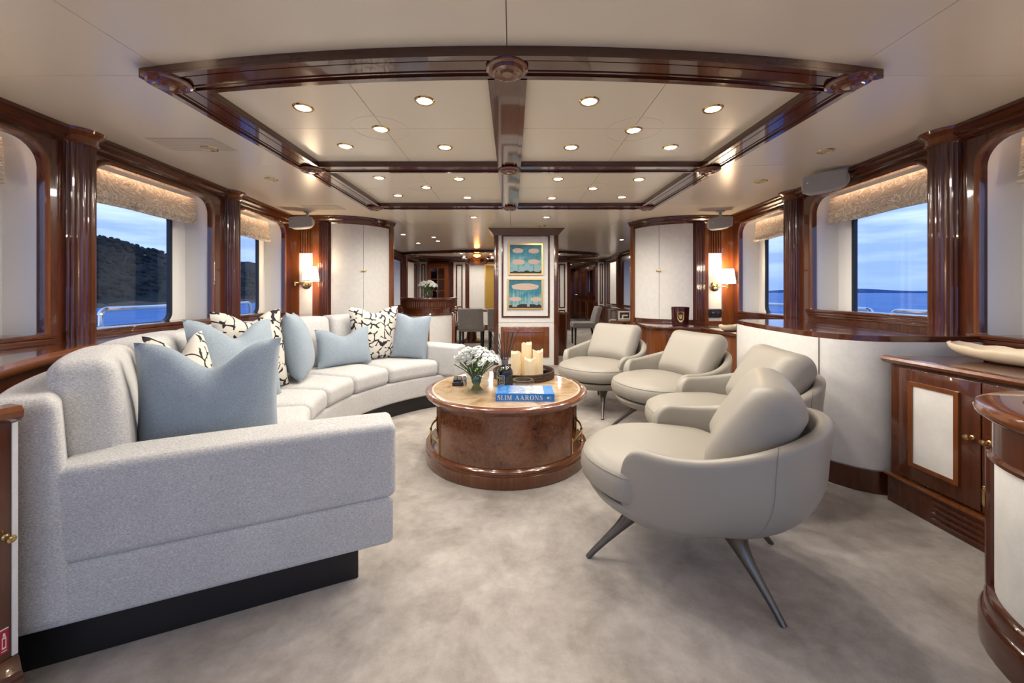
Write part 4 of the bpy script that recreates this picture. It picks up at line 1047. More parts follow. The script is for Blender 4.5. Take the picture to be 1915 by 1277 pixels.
    for i in range(48):
        a = 2*PI*i/48; u = math.copysign(abs(math.cos(a))**0.45, math.cos(a)); v = math.copysign(abs(math.sin(a))**0.45, math.sin(a))
        p = Vector(pw(Vector((0.0, u*hw_*0.985, v*hh*0.985)))); pts.append(p)
    MB().tube(pts, 0.0035, 6, closed=True).build('piping', 'leather_piping', bp)
    # four splayed bronze legs
    for (tx, ty, fx, fy_) in ((0.20, 0.125, 0.40, 0.245), (0.20, -0.125, 0.40, -0.245), (-0.12, 0.13, -0.275, 0.245), (-0.12, -0.13, -0.275, -0.245)):
        P0 = Vector((tx, ty, 0.245)); P1 = Vector((fx, fy_, 0.0)); pts = []; rs = []
        for j in range(11):
            t = j/10; p = P0.lerp(P1, t); bend = 0.028*math.sin(PI*t)*(1-t); d = (P1-P0).to_2d().normalized()
            pts.append(p-Vector((d.x*bend, d.y*bend, 0))); rs.append(0.0105+0.045*(1-t)**4.0+0.012*(1-t))
        MB().tube(pts, rs, 12).build('leg', 'bronze', root, smooth=60)
    return root
chair0 = make_armchair()
CH = [((0.785, 1.625), (-0.87, 0.50), 'taupe leather tub armchair nearest the rounded end cabinet, its curved back in full view'),
      ((1.30, 2.275), (-0.985, 0.17), 'taupe leather tub armchair second from the rounded end cabinet, between two others'),
      ((1.285, 3.08), (-0.95, -0.32), 'taupe leather tub armchair third from the rounded end cabinet, near the half height cabinet'),
      ((0.905, 3.80), (-0.72, -0.69), 'taupe leather tub armchair nearest the white column, fourth from the rounded end cabinet')]
for i, (c, u, lab) in enumerate(CH):
    o = chair0 if i == 0 else copy_tree(chair0)
    o.location = (c[0], c[1], 0); o.rotation_euler = (0, 0, math.atan2(u[1], u[0])); tag(o, lab, 'armchair', 'taupe tub armchairs')
# ================================================================== COFFEE TABLE
TC = Vector((-0.04, 2.70)); TZ = 0.452
tb = empty('coffee_table', (TC.x, TC.y, 0), label='round burl wood coffee table with cream marble top and brass railed side niches', cat='table')
MB().lathe([(0, 0), (0.548, 0), (0.552, 0.006), (0.552, 0.068), (0.545, 0.074), (0.545, 0.08), (0.552, 0.088), (0.550, 0.098), (0.538, 0.108), (0.52, 0.112), (0, 0.112)], 72).build('plinth', 'wood_light', tb)
NA = math.radians(39.5)
NR = math.radians(14)     # niches sit a little towards the front: from -31 to +14 degrees off the side axis
for (a0, a1) in ((-PI+NA, -NA), (NR, PI-NR)):
    n = 30; o_ = arc(0, 0, 0.530, a0, a1, n); i_ = arc(0, 0, 0.507, a1, a0, n)
    MB().prism(o_+i_, 0.112, 0.405).build('burl_panel', 'burl', tb, smooth=30)
for c in (0.0, PI):
    sgn = math.cos(c)
    for y, sg, an in ((-0.530*math.sin(NA), -1, NA), (0.530*math.sin(NR), 1, NR)):
        x = 0.530*math.cos(an); MB().box(*sorted((sgn*0.16, sgn*x*0.995)), *sorted((y, y+sg*0.015)), 0.112, 0.405).build('niche_cheek', 'wood_light', tb, smooth=0)
    MB().box(*sorted((sgn*0.145, sgn*0.16)), -0.530*math.sin(NA), 0.530*math.sin(NR), 0.112, 0.405).build('niche_back', 'burl', tb, smooth=0)
    rail = empty('niche_rail', (0, 0, 0)); rail.parent = tb
    n = 14; aa = [(-NA+0.04+(NA+NR-0.08)*i/n) if sgn > 0 else (PI+NA-0.04-(NA+NR-0.08)*i/n) for i in range(n+1)]
    g = MB().tube([(0.519*math.cos(a), 0.519*math.sin(a), 0.185) for a in aa], 0.0055, 8)
    g.tube([(0.519*math.cos(a), 0.519*math.sin(a), 0.176) for a in aa], 0.003, 6); g.build('rail_bar', 'brass', rail)
    for a in (aa[0], aa[n//2], aa[-1]):
        MB().tube([(0.519*math.cos(a), 0.519*math.sin(a), z) for z in (0.108, 0.116, 0.12, 0.18, 0.186, 0.196, 0.204)], [0.010, 0.009, 0.005, 0.005, 0.009, 0.009, 0.004], 8).build('rail_post', 'brass', rail)
MB().lathe([(0, 0.403), (0.528, 0.403), (0.532, 0.409), (0.540, 0.415), (0.551, 0.424), (0.556, 0.434), (0.552, 0.446), (0.540, 0.4515), (0.512, 0.4515), (0.510, 0.449), (0, 0.449)], 96).build('top_rim', 'wood_light', tb)
MB().lathe([(0.497, 0.449), (0.511, 0.449), (0.511, 0.452), (0.497, 0.452)], 96).build('marble_border', 'marble_rim', tb)
MB().lathe([(0, 0.449), (0.4965, 0.449), (0.4965, TZ), (0, TZ)], 96).build('marble_top', 'marble', tb)

# ---------------- things on the coffee table
def blossom_mesh():
    mb = MB(); rd = random.Random(5)
    for ly, (n, rr, zz, tilt) in enumerate(((6, 0.021, 0.0, 0.5), (5, 0.014, 0.008, 0.9), (3, 0.007, 0.014, 1.2))):
        for i in range(n):
            a = 2*PI*i/n+ly*0.5; c, s_ = math.cos(a), math.sin(a)
            def fn(u, v, c=c, s_=s_, rr=rr, zz=zz, tilt=tilt):
                w = (v-0.5)*2*rr*0.75*math.sin(PI*min(0.97, 0.15+0.8*u)); l = rr*1.1*u; h = zz+l*tilt*0.8-0.6*w*w/rr+0.25*rr*math.sin(u*PI)
                return (c*l-s_*w, s_*l+c*w, h)
            mb.grid(4, 4, fn)
    return mb
def bouquet(loc, R, hz, neck, nb, label, stem_h, scale=1.0):
    """dome of white blossoms on splayed stems; loc is the base of the stems"""
    root = empty('bouquet', loc, label=label, cat='flowers'); rd = random.Random(int(R*1000)); first = None; lf = None
    for i in range(nb):
        ph = i*2.39996; q = (i+0.5)/nb; rr = R*math.sqrt(q)*0.95; x, y = rr*math.cos(ph), rr*math.sin(ph)
        z = hz-0.55*R*(rr/R)**2.2+rd.uniform(-0.008, 0.01)
        b = blossom_mesh().build('blossom', 'petal', root, smooth=60, recalc=False) if first is None else first.copy()
        if first is None: first = b
        else: COL.objects.link(b)
        b.location = (x, y, z); b.rotation_euler = (-(y/R)*0.9, (x/R)*0.9, ph); s = scale*rd.uniform(0.95, 1.25); b.scale = (s, s, s)
    for i in range(int(nb*0.85)):
        ph = i*2.39996+0.7; rr = R*math.sqrt((i+0.5)/(nb*0.85)); x, y = rr*math.cos(ph), rr*math.sin(ph); z = hz-0.55*R*(rr/R)**2.2
        MB().tube([(-0.26*x-0.10*y, -0.26*y+0.10*x, 0.004), (x*0.10-0.16*y, y*0.10+0.16*x, stem_h*0.62), (x*0.30-0.10*y, y*0.30+0.10*x, stem_h*1.25), (x*0.55, y*0.55, stem_h+(z-stem_h)*0.55), (x*0.98, y*0.98, z-0.004)], 0.0030, 5).build('stem', 'stem', root)
    for i in range(26):
        ph = i*1.7; rr = R*rd.uniform(0.55, 1.12); x, y = rr*math.cos(ph), rr*math.sin(ph); z = hz-0.62*R*min(1.2, rr/R)**2.2-0.012+rd.uniform(-0.03, 0.012)
        if lf is None:
            l = MB().grid(4, 2, lambda u, v: (0.030*u, (v-0.5)*0.018*math.sin(PI*(0.05+0.92*u)), 0.008*math.sin(u*PI)-0.25*abs(v-0.5)*0.012)).build('leaf', 'leaf', root, smooth=60, recalc=False); lf = l
        else: l = lf.copy(); COL.objects.link(l)
        l.location = (x, y, z); l.rotation_euler = (rd.uniform(-0.6, 0.6), rd.uniform(-0.8, 0.3), ph+rd.uniform(-0.8, 0.8)); s = rd.uniform(0.8, 1.4); l.scale = (s, s, s)
    return root
VB = (-0.235, 2.545)
vase = empty('round_vase', (VB[0], VB[1], TZ), label='round clear glass bowl vase on the marble coffee table', cat='vase')
MB().lathe([(0.0, 0.006), (0.035, 0.006), (0.06, 0.018), (0.080, 0.045), (0.088, 0.082), (0.082, 0.12), (0.068, 0.145), (0.062, 0.152), (0.065, 0.154), (0.072, 0.146), (0.086, 0.122), (0.092, 0.082), (0.084, 0.043), (0.062, 0.013), (0.036, 0.001), (0.0, 0.001)], 40).build('bowl', 'clear_glass', vase)
bouquet((VB[0], VB[1], TZ+0.009), 0.150, 0.262, 0.06, 52, 'dome of white blossoms with green stems in the round glass vase', 0.085)

rb = empty('remote_holder', (-0.375, 2.765, TZ), rz=0.1, label='black remote control holder beside the round glass vase', cat='holder')
MB().rbox(0.050, 0.075, 0.014, 0.004, 2).build('tray', 'black_plastic', rb).location = (0, 0, 0.0145)
for k in range(3): MB().rbox(0.013, 0.066, 0.010, 0.003, 2).build('slot', 'black_gap', rb).location = (-0.03+0.03*k, 0, 0.034)

DB = (-0.050, 2.700)
df = empty('reed_diffuser', (DB[0], DB[1], TZ), label='dark glass reed diffuser bottle with black sticks beside the rattan tray', cat='diffuser')
MB().lathe([(0, 0.0), (0.052, 0.0), (0.056, 0.004), (0.056, 0.10), (0.052, 0.118), (0.040, 0.134), (0.026, 0.142), (0.022, 0.150), (0, 0.150)], 32).build('bottle', 'dark_liquid', df)
MB().lathe([(0.022, 0.150), (0.0235, 0.152), (0.0235, 0.178), (0.026, 0.179), (0.026, 0.185), (0.019, 0.185), (0.019, 0.15)], 24).build('neck', 'label_grey', df)
lb = MB(); lb.grid(6, 1, lambda u, v: (0.0565*math.cos(-2.35+0.75*u), 0.0565*math.sin(-2.35+0.75*u), 0.022+0.062*v)); lb_o = lb.build('paper_label', 'label_grey', df, recalc=False)
lb2 = MB()
for (u0, u1, v0, v1) in ((0, 1, 0, 0.04), (0, 1, 0.96, 1), (0, 0.03, 0, 1), (0.97, 1, 0, 1), (0.3, 0.7, 0.70, 0.74), (0.3, 0.7, 0.58, 0.61), (0.25, 0.75, 0.25, 0.28)):
    lb2.grid(5, 1, lambda u, v: (0.0568*math.cos(-2.35+0.75*(u0+(u1-u0)*u)), 0.0568*math.sin(-2.35+0.75*(u0+(u1-u0)*u)), 0.022+0.062*(v0+(v1-v0)*v)))
lb2.build('label_print', 'cream_thread', lb_o, recalc=False)
rd = random.Random(2)
for i in range(9):
    a = PI*i/8+0.1; dx = 0.088*math.cos(a)*rd.uniform(0.75, 1.1); dy = 0.04*math.sin(i*2.1); MB().tube([(-dx*0.08, -dy*0.1, 0.10), (dx, dy, 0.375+rd.uniform(-0.01, 0.02))], 0.0028, 5).build('reed', 'reed', df)

TR = (0.09, 3.0)
tr = empty('rattan_tray', (TR[0], TR[1], TZ), label='round dark rattan tray holding the candles', cat='tray')
MB().lathe([(0, 0.002), (0.225, 0.002), (0.228, 0.008), (0, 0.008)], 48).build('tray_base', 'rattan', tr)
for k in range(6): MB().tube([((0.232+0.0015*(k % 2))*math.cos(t), (0.232+0.0015*(k % 2))*math.sin(t), 0.006+0.0095*k) for t in [2*PI*i/60 for i in range(60)]], 0.0062, 6, closed=True).build('rattan_coil', 'rattan', tr)
for k, (x, y, r, h, lab) in enumerate(((0.115, 3.03, 0.040, 0.245, 'tallest cream pillar candle with a glowing flame in the rattan tray'), (0.20, 2.985, 0.041, 0.195, 'thick medium cream pillar candle with slanted top in the rattan tray'), (0.135, 2.90, 0.040, 0.145, 'shortest cream pillar candle with wavy top in the rattan tray'), (0.030, 2.965, 0.038, 0.185, 'medium cream pillar candle beside the diffuser bottle in the rattan tray'), (0.045, 3.07, 0.030, 0.165, 'slim cream pillar candle behind the diffuser bottle in the rattan tray'))):
    c = empty('pillar_candle', (x, y, TZ+0.0085), label=lab, cat='candle', group='candles in the rattan tray')
    n = 28; vv = []; ring = ((1.0, 0), (1.0, 1), (0.86, 1), (0.72, 0.93), (0.0, 0.90))
    for i in range(n):
        a = 2*PI*i/n
        for (f, lv) in ring:
            wv = (0.010*math.sin(2*a+k)+0.004*math.sin(5*a))*(1 if f > 0.8 else 0.2)
            vv.append((r*f*math.cos(a), r*f*math.sin(a), 0 if lv == 0 else h*lv+wv+(0 if lv == 1 else h*(1-lv)*0.0-0.012*0)))
    kk = len(ring); MB().add(vv, [(i*kk+j, ((i+1) % n)*kk+j, ((i+1) % n)*kk+j+1, i*kk+j+1) for i in range(n) for j in range(kk-1)]).build('wax', 'wax', c, smooth=50)
    fm = MB().lathe([(0, -0.004), (0.003, 0.0), (0.0045, 0.006), (0.003, 0.014), (0.0, 0.022)], 10, c=(0, 0, h*0.905)); fm.build('flame', 'flame' if k == 0 else 'wax', c)
o = MB().lathe([(0, 0), (0.045, 0), (0.05, 0.004), (0.05, 0.028), (0.046, 0.032), (0, 0.032)], 28).build('lidded_pot', 'black_plastic'); o.location = (0.228, 3.085, TZ+0.0085); tag(o, 'small dark round lidded pot in the rattan tray', 'pot')

o = MB().lathe([(0, 0.001), (0.066, 0.001), (0.074, 0.004), (0.078, 0.05), (0.074, 0.056), (0.058, 0.056), (0.054, 0.050), (0.050, 0.022), (0, 0.018)], 12).build('glass_ashtray', 'clear_glass', smooth=20); o.location = (0.075, 2.655, TZ); tag(o, 'heavy faceted clear glass ashtray behind the blue book', 'ashtray')

# ---------------- blue book with lettered spine
BW, BD, BH = 0.355, 0.215, 0.044
bk = empty('coffee_table_book', (0.08, 2.425, TZ), rz=-0.015, label='thick bright blue book with cream serif lettering lying on the marble', cat='book')
MB().rbox(BW/2-0.006, BD/2-0.004, BH/2-0.004, 0.001, 1).build('pages', 'book_page', bk, smooth=0).location = (0, 0.002, BH/2)
cv = MB().box(-BW/2, BW/2, -BD/2, BD/2, BH-0.004, BH).box(-BW/2, BW/2, -BD/2, BD/2, 0, 0.004).box(-BW/2, BW/2, -BD/2-0.001, -BD/2+0.004, 0, BH); cvo = cv.build('cover', 'book_blue', bk, smooth=30)
MB().box(-BW/2+0.075, BW/2-0.062, -BD/2+0.012, BD/2-0.012, BH, BH+0.0006).build('cover_photo', 'book_photo', cvo, smooth=0)
def glyph(ch):
    """polygons (lists of points) on a unit-high serif letter; returns (polys, width)"""
    T = 0.17; t = 0.05
    def R(x0, x1, y0, y1): return [(x0, y0), (x1, y0), (x1, y1), (x0, y1)]
    def serif(x0, x1, y): return R(x0, x1, y, y+t) if y < 0.5 else R(x0, x1, y-t, y)
    def ring(cx, cy, ox, oy, ix, iy, a0, a1, n=14):
        out = []
        for i in range(n):
            p, q = a0+(a1-a0)*i/n, a0+(a1-a0)*(i+1)/n
            out.append([(cx+ox*math.cos(p), cy+oy*math.sin(p)), (cx+ox*math.cos(q), cy+oy*math.sin(q)), (cx+ix*math.cos(q), cy+iy*math.sin(q)), (cx+ix*math.cos(p), cy+iy*math.sin(p))])
        return out
    if ch == 'L': return [R(.1, .1+T, 0, 1), serif(0, .4, 1), R(0, .6, 0, t), [(.54, t), (.60, t), (.62, .36), (.58, .36)]], .64
    if ch == 'I': return [R(.1, .1+T, 0, 1), serif(0, .37, 1), serif(0, .37, 0)], .37
    if ch == 'M': return [R(.12, .17, 0, 1), [(.10, 1), (.30, 1), (.56, .0), (.46, .0)], [(.48, 0), (.54, 0), (.84, 1), (.76, 1)], R(.76, .76+T, 0, 1), serif(0, .28, 1), serif(.76, 1.03, 1), serif(.02, .27, 0), serif(.66, 1.03, 0)], 1.05
    if ch == 'A': return [[(.08, 0), (.14, 0), (.44, 1), (.38, 1)], [(.36, 1), (.48, 1), (.84, 0), (.62, 0)], R(.2, .62, .32, .32+t), serif(0, .26, 0), serif(.54, .92, 0)], .92
    if ch == 'R': return [R(.1, .1+T, 0, 1), serif(0, .45, 1), serif(0, .38, 0), R(.25, .45, .48, .48+t)]+ring(.42, .74, .30, .26, .12, .21, -PI/2, PI/2)+[[(.40, .5), (.56, .48), (.82, 0), (.62, 0)], serif(.62, .88, 0)], .88
    if ch == 'O': return ring(.43, .5, .42, .52, .23, .47, 0, 2*PI, 26), .87
    if ch == 'N': return [R(.12, .17, 0, 1), [(.08, 1), (.28, 1), (.80, 0), (.68, 0)], R(.75, .80, 0, 1), serif(0, .26, 1), serif(.62, .92, 1), serif(.02, .28, 0)], .92
    if ch == 'S':
        pts = [(.53, .80), (.50, .90), (.40, .975), (.28, .98), (.17, .91), (.13, .80), (.17, .69), (.28, .60), (.40, .51), (.50, .40), (.53, .27), (.48, .12), (.37, .025), (.24, .02), (.12, .10), (.07, .24)]
        wd = [.02, .03, .03, .03, .07, .10, .11, .11, .11, .11, .10, .07, .03, .03, .03, .02]; out = []
        for i in range(len(pts)-1):
            p, q = Vector(pts[i]), Vector(pts[i+1]); a = Vector(pts[max(0, i-1)]); b = Vector(pts[min(len(pts)-1, i+2)])
            n1 = (q-a).normalized(); n2 = (b-p).normalized(); n1 = Vector((-n1.y, n1.x))*wd[i]*0.85; n2 = Vector((-n2.y, n2.x))*wd[i+1]*0.85
            out.append([tuple(p+n1), tuple(q+n2), tuple(q-n2), tuple(p-n1)])
        return out+[R(.51, .56, .70, .98), R(.04, .09, .02, .32)], .62
    return [], .42
def lettering(text, h, fn, th, gap=0.12):
    mb = MB(); x = 0.0; items = []
    for ch in text:
        polys, w = glyph(ch); items.append((x, polys)); x += w+gap
    tot = (x-gap)*h
    for x_, polys in items:
        for p in polys: mb.plate([[((x_+a)*h, b*h) for a, b in p]], fn, 0.0, th)
    return mb, tot
mbt, tot = lettering('SLIM AARONS', 1.0, lambda a, b, c: (a, b, c), 1.0)
sc_ = 0.272/tot
mbt, _ = lettering('SLIM AARONS', 1.0, lambda a, b, c: (-BW/2+0.011+a*sc_, -BD/2-0.001-c, 0.0075+b*0.029), 0.0006)
mbt.build('spine_lettering', 'book_letter', cvo, smooth=0)
em = MB().lathe([(0.0, 0), (0.0075, 0)], 18); em.v = [(BW/2-0.038+p[0], -BD/2-0.0016, 0.022+p[1]) for p in em.v]; em.box(BW/2-0.023, BW/2-0.0215, -BD/2-0.0016, -BD/2-0.001, 0.012, 0.032); em.build('spine_emblem', 'book_letter', cvo, recalc=False)
em = MB().box(BW/2-0.039, BW/2-0.037, -BD/2-0.0022, -BD/2-0.0015, 0.0175, 0.0265); em.build('spine_emblem_mark', 'book_blue', cvo, smooth=0)
m1, t1 = lettering('SLIM', 1.0, lambda a, b, c: (a, b, c), 1.0); k1 = 0.165/t1
lettering('SLIM', 1.0, lambda a, b, c: (-BW/2+0.062-b*0.042, -BD/2+0.022+a*k1, BH+c), 0.0006)[0].build('cover_lettering', 'book_letter_faint', cvo, smooth=0)
m1, t1 = lettering('AARONS', 1.0, lambda a, b, c: (a, b, c), 1.0); k1 = 0.185/t1
lettering('AARONS', 1.0, lambda a, b, c: (BW/2-0.012-b*0.036, -BD/2+0.014+a*k1, BH+c), 0.0006)[0].build('cover_lettering', 'book_letter_faint', cvo, smooth=0)

# ================================================================== ROMAN BLINDS
def roman_blind(side, s0, s1, label, zb=1.728):
    P = W(side); root = empty('roman_blind', P((s0+s1)/2, 1.80, 0.14), label=label, cat='blind')
    def body(u, v):
        s = s0+(s1-s0)*u; z = 1.925-(1.925-zb)*v; bul = 0.012*math.sin(PI*v)+0.018*v*v
        return P(s, z, 0.15-bul-0.006*math.sin(v*PI*1.0)*math.sin(u*5.0))
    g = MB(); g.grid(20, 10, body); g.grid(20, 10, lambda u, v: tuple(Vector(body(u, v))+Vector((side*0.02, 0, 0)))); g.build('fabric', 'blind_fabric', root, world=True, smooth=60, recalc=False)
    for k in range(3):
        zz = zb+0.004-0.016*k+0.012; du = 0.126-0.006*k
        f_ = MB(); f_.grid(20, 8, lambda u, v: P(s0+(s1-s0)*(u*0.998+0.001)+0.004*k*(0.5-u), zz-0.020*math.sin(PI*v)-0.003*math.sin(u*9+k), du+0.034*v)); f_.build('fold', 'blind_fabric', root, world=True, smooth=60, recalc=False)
roman_blind(-1, 1.15, 2.03, 'patterned cream roman blind over the window next to the end cabinet', 1.71)
roman_blind(-1, 2.41, 3.37, 'patterned cream roman blind over the large window with the wooded hill view')
roman_blind(-1, 3.79, 4.52, 'patterned cream roman blind over the narrow window beside the left brass lamp')
roman_blind(1, 1.15, 2.03, 'patterned cream roman blind over the window above the long shell bowl', 1.71)
roman_blind(1, 2.41, 3.37, 'patterned cream roman blind over the large window behind the armchairs')
roman_blind(1, 3.79, 4.52, 'patterned cream roman blind over the narrow window beside the right brass lamp')

# ================================================================== WALL LAMPS, SPEAKERS, SMALL DEVICES
def sconce(px, pz, shx, side_arm, label, y=Y_CORNER+0.012, k=1.0):
    root = empty('wall_lamp', (px, y, pz), label=label, cat='lamp')
    pl = MB().lathe([(0, 0.0), (0.062, 0.0), (0.060, 0.008), (0.050, 0.014), (0.02, 0.017), (0, 0.017)], 28); pl.v = [(px+p[0], y-p[2], pz+p[1]) for p in pl.v]; pl.build('backplate', 'brass', root, world=True)
    g = MB().tube([(px, y-0.015, pz), (px, y-0.07, pz)], 0.009, 10).tube([(px, y-0.07, pz-0.028), (px, y-0.07, pz+0.028)], 0.011, 10)
    if side_arm: g.tube([(px, y-0.07, pz), (side_arm, y-0.075, pz+0.008)], 0.008, 8).tube([(side_arm, y-0.075, pz-0.02), (side_arm, y-0.075, pz+0.03)], 0.010, 8).tube([(side_arm, y-0.075, pz+0.018), (shx, y-0.15, pz+0.02)], 0.008, 8)
    else: g.tube([(px, y-0.07, pz), (shx, y-0.13, pz)], 0.008, 8)
    ys = y-0.15 if side_arm else y-0.13
    g.tube([(shx, ys, pz-0.03), (shx, ys, pz-0.02), (shx, ys, pz+0.0), (shx, ys, pz+0.09)], [0.006, 0.014, 0.012, 0.010], 10); g.build('arm', 'brass', root, world=True)
    z0, z1 = pz+0.035, pz+0.215
    sh = MB().lathe([(0.098, z0), (0.072, z1), (0.070, z1), (0.096, z0)], 32, c=(shx, ys, 0)); so = sh.build('shade', 'shade', root, world=True)
    MB().lathe([(0.0985, z0), (0.0965, z0+0.012), (0.095, z0+0.012), (0.097, z0)], 32, c=(shx, ys, 0)).build('shade_trim', 'cream_thread', so, world=True)
    for zz, en in ((z1+0.03, SCONCE_W*k), (z0-0.035, SCONCE_W*0.6*k)):
        l = bpy.data.lights.new('lamp_bulb', 'POINT'); l.energy = en; l.color = (1.0, 0.74, 0.45); l.shadow_soft_size = 0.03
        lo = bpy.data.objects.new('lamp_bulb', l); COL.objects.link(lo); lo.parent = root; lo.location = (shx-px, ys-y, zz-pz)
p = at_y(573, 533, 4.85); q = at_y(580, 533, 4.70); sconce(p.x, p.z+0.01, q.x, at_y(552, 530, 4.78).x, 'lit brass swing arm wall lamp folded over its backplate behind the sofa')
p = at_y(1337, 536, 4.85); q = at_y(1361, 533, 4.72); sconce(p.x, p.z, q.x, None, 'lit brass wall lamp with straight arm beside the black wall panel')
# unseen lamps on boards, added for the warm glow on the side ceilings
for sg, tx in ((-1, 'added lit brass wall lamp out of view beyond the end cabinet'), (1, 'added lit brass wall lamp out of view beyond the rounded cabinet')):
    bkt = MB().box(*sorted((sg*2.28, sg*2.52)), 0.98, 1.02, 1.15, 1.55).build('trim_%d' % ntrim, 'wood_light', smooth=30, bevel=0.004); ntrim += 1
    tag(bkt, 'added mahogany board out of view carrying an added wall lamp', kind='structure'); sconce(sg*2.40, 1.30, sg*2.36, None, tx, 0.98, 1.0)

def speaker(cx, cy, cz, w, h, yaw, label, mount):
    root = empty('loudspeaker', (cx, cy, cz), rz=yaw, label=label, cat='loudspeaker')
    mb = MB()
    def warp(p):
        u = p.x/(w/2); t = 0.72+0.28*(1-abs(u-(-0.15))**2.2*0.55); return (p.x, p.y*(1-0.35*abs(u)), p.z*t+0.012*u)
    mb.rbox(w/2, 0.07, h/2, 0.0695, 5, warp, (6, 1, 1)); b = mb.build('housing', 'grey_speaker', root, smooth=60)
    g = MB(); g.rbox(w/2*0.93, 0.012, h/2*0.90, 0.05, 4, lambda p: (p.x, -0.060+p.y-0.012*(1-(p.x/(w/2))**2), p.z*(0.72+0.28*(1-abs(p.x/(w/2)+0.15)**2.2*0.55))+0.012*p.x/(w/2)), (6, 1, 2)); g.build('grille', 'speaker_mesh', b, smooth=60)
    MB().box(-w/2*0.72, -w/2*0.66, -0.088, -0.083, -0.006, 0.006).build('badge', 'white_paint', b, smooth=0)
    MB().tube([(mount, 0.02, 0), (mount, 0.03, h/2+0.02), (mount, 0.03, CZ-cz-0.004)], [0.02, 0.016, 0.016], 10).lathe([(0, CZ-cz-0.012), (0.045, CZ-cz-0.012), (0.045, CZ-cz-0.001), (0, CZ-cz-0.001)], 20, c=(mount, 0.03, 0)).build('bracket', 'grey_speaker', root)
p = at_y(565, 417, 4.55); speaker(p.x, p.y, p.z, 0.27, 0.15, 0.25, 'grey bracket loudspeaker under the ceiling above the left brass lamp', 0.05)
p = at_y(1345, 418, 4.55); speaker(p.x, p.y, p.z, 0.27, 0.15, -0.25, 'grey bracket loudspeaker under the ceiling above the right brass lamp', 0.02)
p = at_y(1543, 342, 3.05); speaker(p.x, p.y, p.z, 0.30, 0.16, -0.75, 'larger grey bracket loudspeaker above the big window behind the armchairs', 0.10)

x0 = at_y(1325, 0, 4.85).x; x1 = at_y(1349, 0, 4.85).x; zc = at_y(0, 585.5, 4.85).z
wp = empty('wall_panel_device', ((x0+x1)/2, Y_CORNER, zc), label='black socket panel on the white strip below the right brass lamp', cat='panel')
MB().rbox((x1-x0)/2, 0.012, 0.055, 0.012, 3).build('housing', 'black_plastic', wp)
MB().box(-0.045, -0.01, -0.0135, -0.0115, -0.004, 0.018).build('socket', 'label_grey', wp, smooth=0)
MB().box(0.012, 0.05, -0.0135, -0.0115, 0.008, 0.02).box(0.02, 0.05, -0.0135, -0.0115, -0.012, 0.0).box(-0.045, 0.045, -0.0135, -0.0115, -0.033, -0.030).build('print', 'chrome', wp, smooth=0)

# red candle glass with gilt emblem on the counter
cdl = empty('scented_candle', (at_y(1272, 0, 4.52).x, 4.52, 0.7205), label='large dark red glass candle with gilt crest on the low counter', cat='candle')
MB().lathe([(0, 0.0), (0.088, 0.0), (0.092, 0.004), (0.100, 0.215), (0.094, 0.215), (0.087, 0.02), (0, 0.02)], 36).build('glass', 'candle_red', cdl)
MB().lathe([(0, 0.195), (0.092, 0.195)], 30).build('wax', 'red_glow', cdl, recalc=False)
for k in range(4): MB().lathe([(0.003, 0.195), (0.004, 0.203), (0, 0.213)], 8, c=(0.045*math.cos(k*1.57+0.4), 0.045*math.sin(k*1.57+0.4), 0)).build('flame', 'red_glow', cdl)
cr = [(-0.022, 0.16), (0, 0.168), (0.022, 0.16), (0.036, 0.165), (0.040, 0.14), (0.034, 0.12), (0.038, 0.095), (0.032, 0.07), (0.018, 0.055), (0.014, 0.045), (0, 0.04), (-0.014, 0.045), (-0.018, 0.055), (-0.032, 0.07), (-0.038, 0.095), (-0.034, 0.12), (-0.040, 0.14), (-0.036, 0.165)]
def onglass(a, b, c): r = 0.0925+0.0077*b/0.215+c; t = -PI/2-0.35+a/r; return (r*math.cos(t), r*math.sin(t), b)
MB().plate([cr], onglass, 0.0005, 0.0025).plate([[(a*0.45, 0.105+(b-0.105)*0.45) for a, b in cr]], onglass, 0.0025, 0.005).build('gilt_crest', 'gold_frame', cdl, smooth=30)

def shell_bowl(loc, L, Wd, H, yaw, label, seed=0):
    root = empty('shell_bowl', loc, rz=yaw, label=label, cat='bowl'); n = 48; m = 8; vv = []; rd = random.Random(seed)
    wob = [rd.uniform(-0.012, 0.012) for _ in range(n)]
    for lay in (0, 1):
        for j in range(m+1):
            f = j/m
            for i in range(n):
                a = 2*PI*i/n; rr = 0.30+0.70*math.sin(f*PI/2); z = H*f**1.9+(H*wob[i]*6*f**3)+(0.006 if lay else 0)
                k = (1-0.012*lay*4)
                z += 0.25*H*abs(math.cos(a))**4*f*f
                vv.append((L/2*rr*k*math.cos(a), Wd/2*rr*k*math.sin(a), z))
    ff = []; S = (m+1)*n
    for lay in (0, 1):
        for j in range(m):
            for i in range(n):
                q = (lay*S+j*n+i, lay*S+j*n+(i+1) % n, lay*S+(j+1)*n+(i+1) % n, lay*S+(j+1)*n+i); ff.append(q)
    for i in range(n): ff.append((m*n+i, m*n+(i+1) % n, S+m*n+(i+1) % n, S+m*n+i))
    ff.append(tuple(range(n))); ff.append(tuple(S+i for i in range(n)))
    MB().add(vv, ff).build('bowl', 'shell', root, smooth=60); return root
shell_bowl((2.36, 1.74, 0.771), 0.62, 0.22, 0.06, math.radians(97), 'long pale shell shaped bowl on the two door cabinet', 1)
shell_bowl((2.19, 3.86, 0.7205), 0.24, 0.15, 0.05, 0.2, 'small pale shell dish on the low counter below the right lamp', 2)

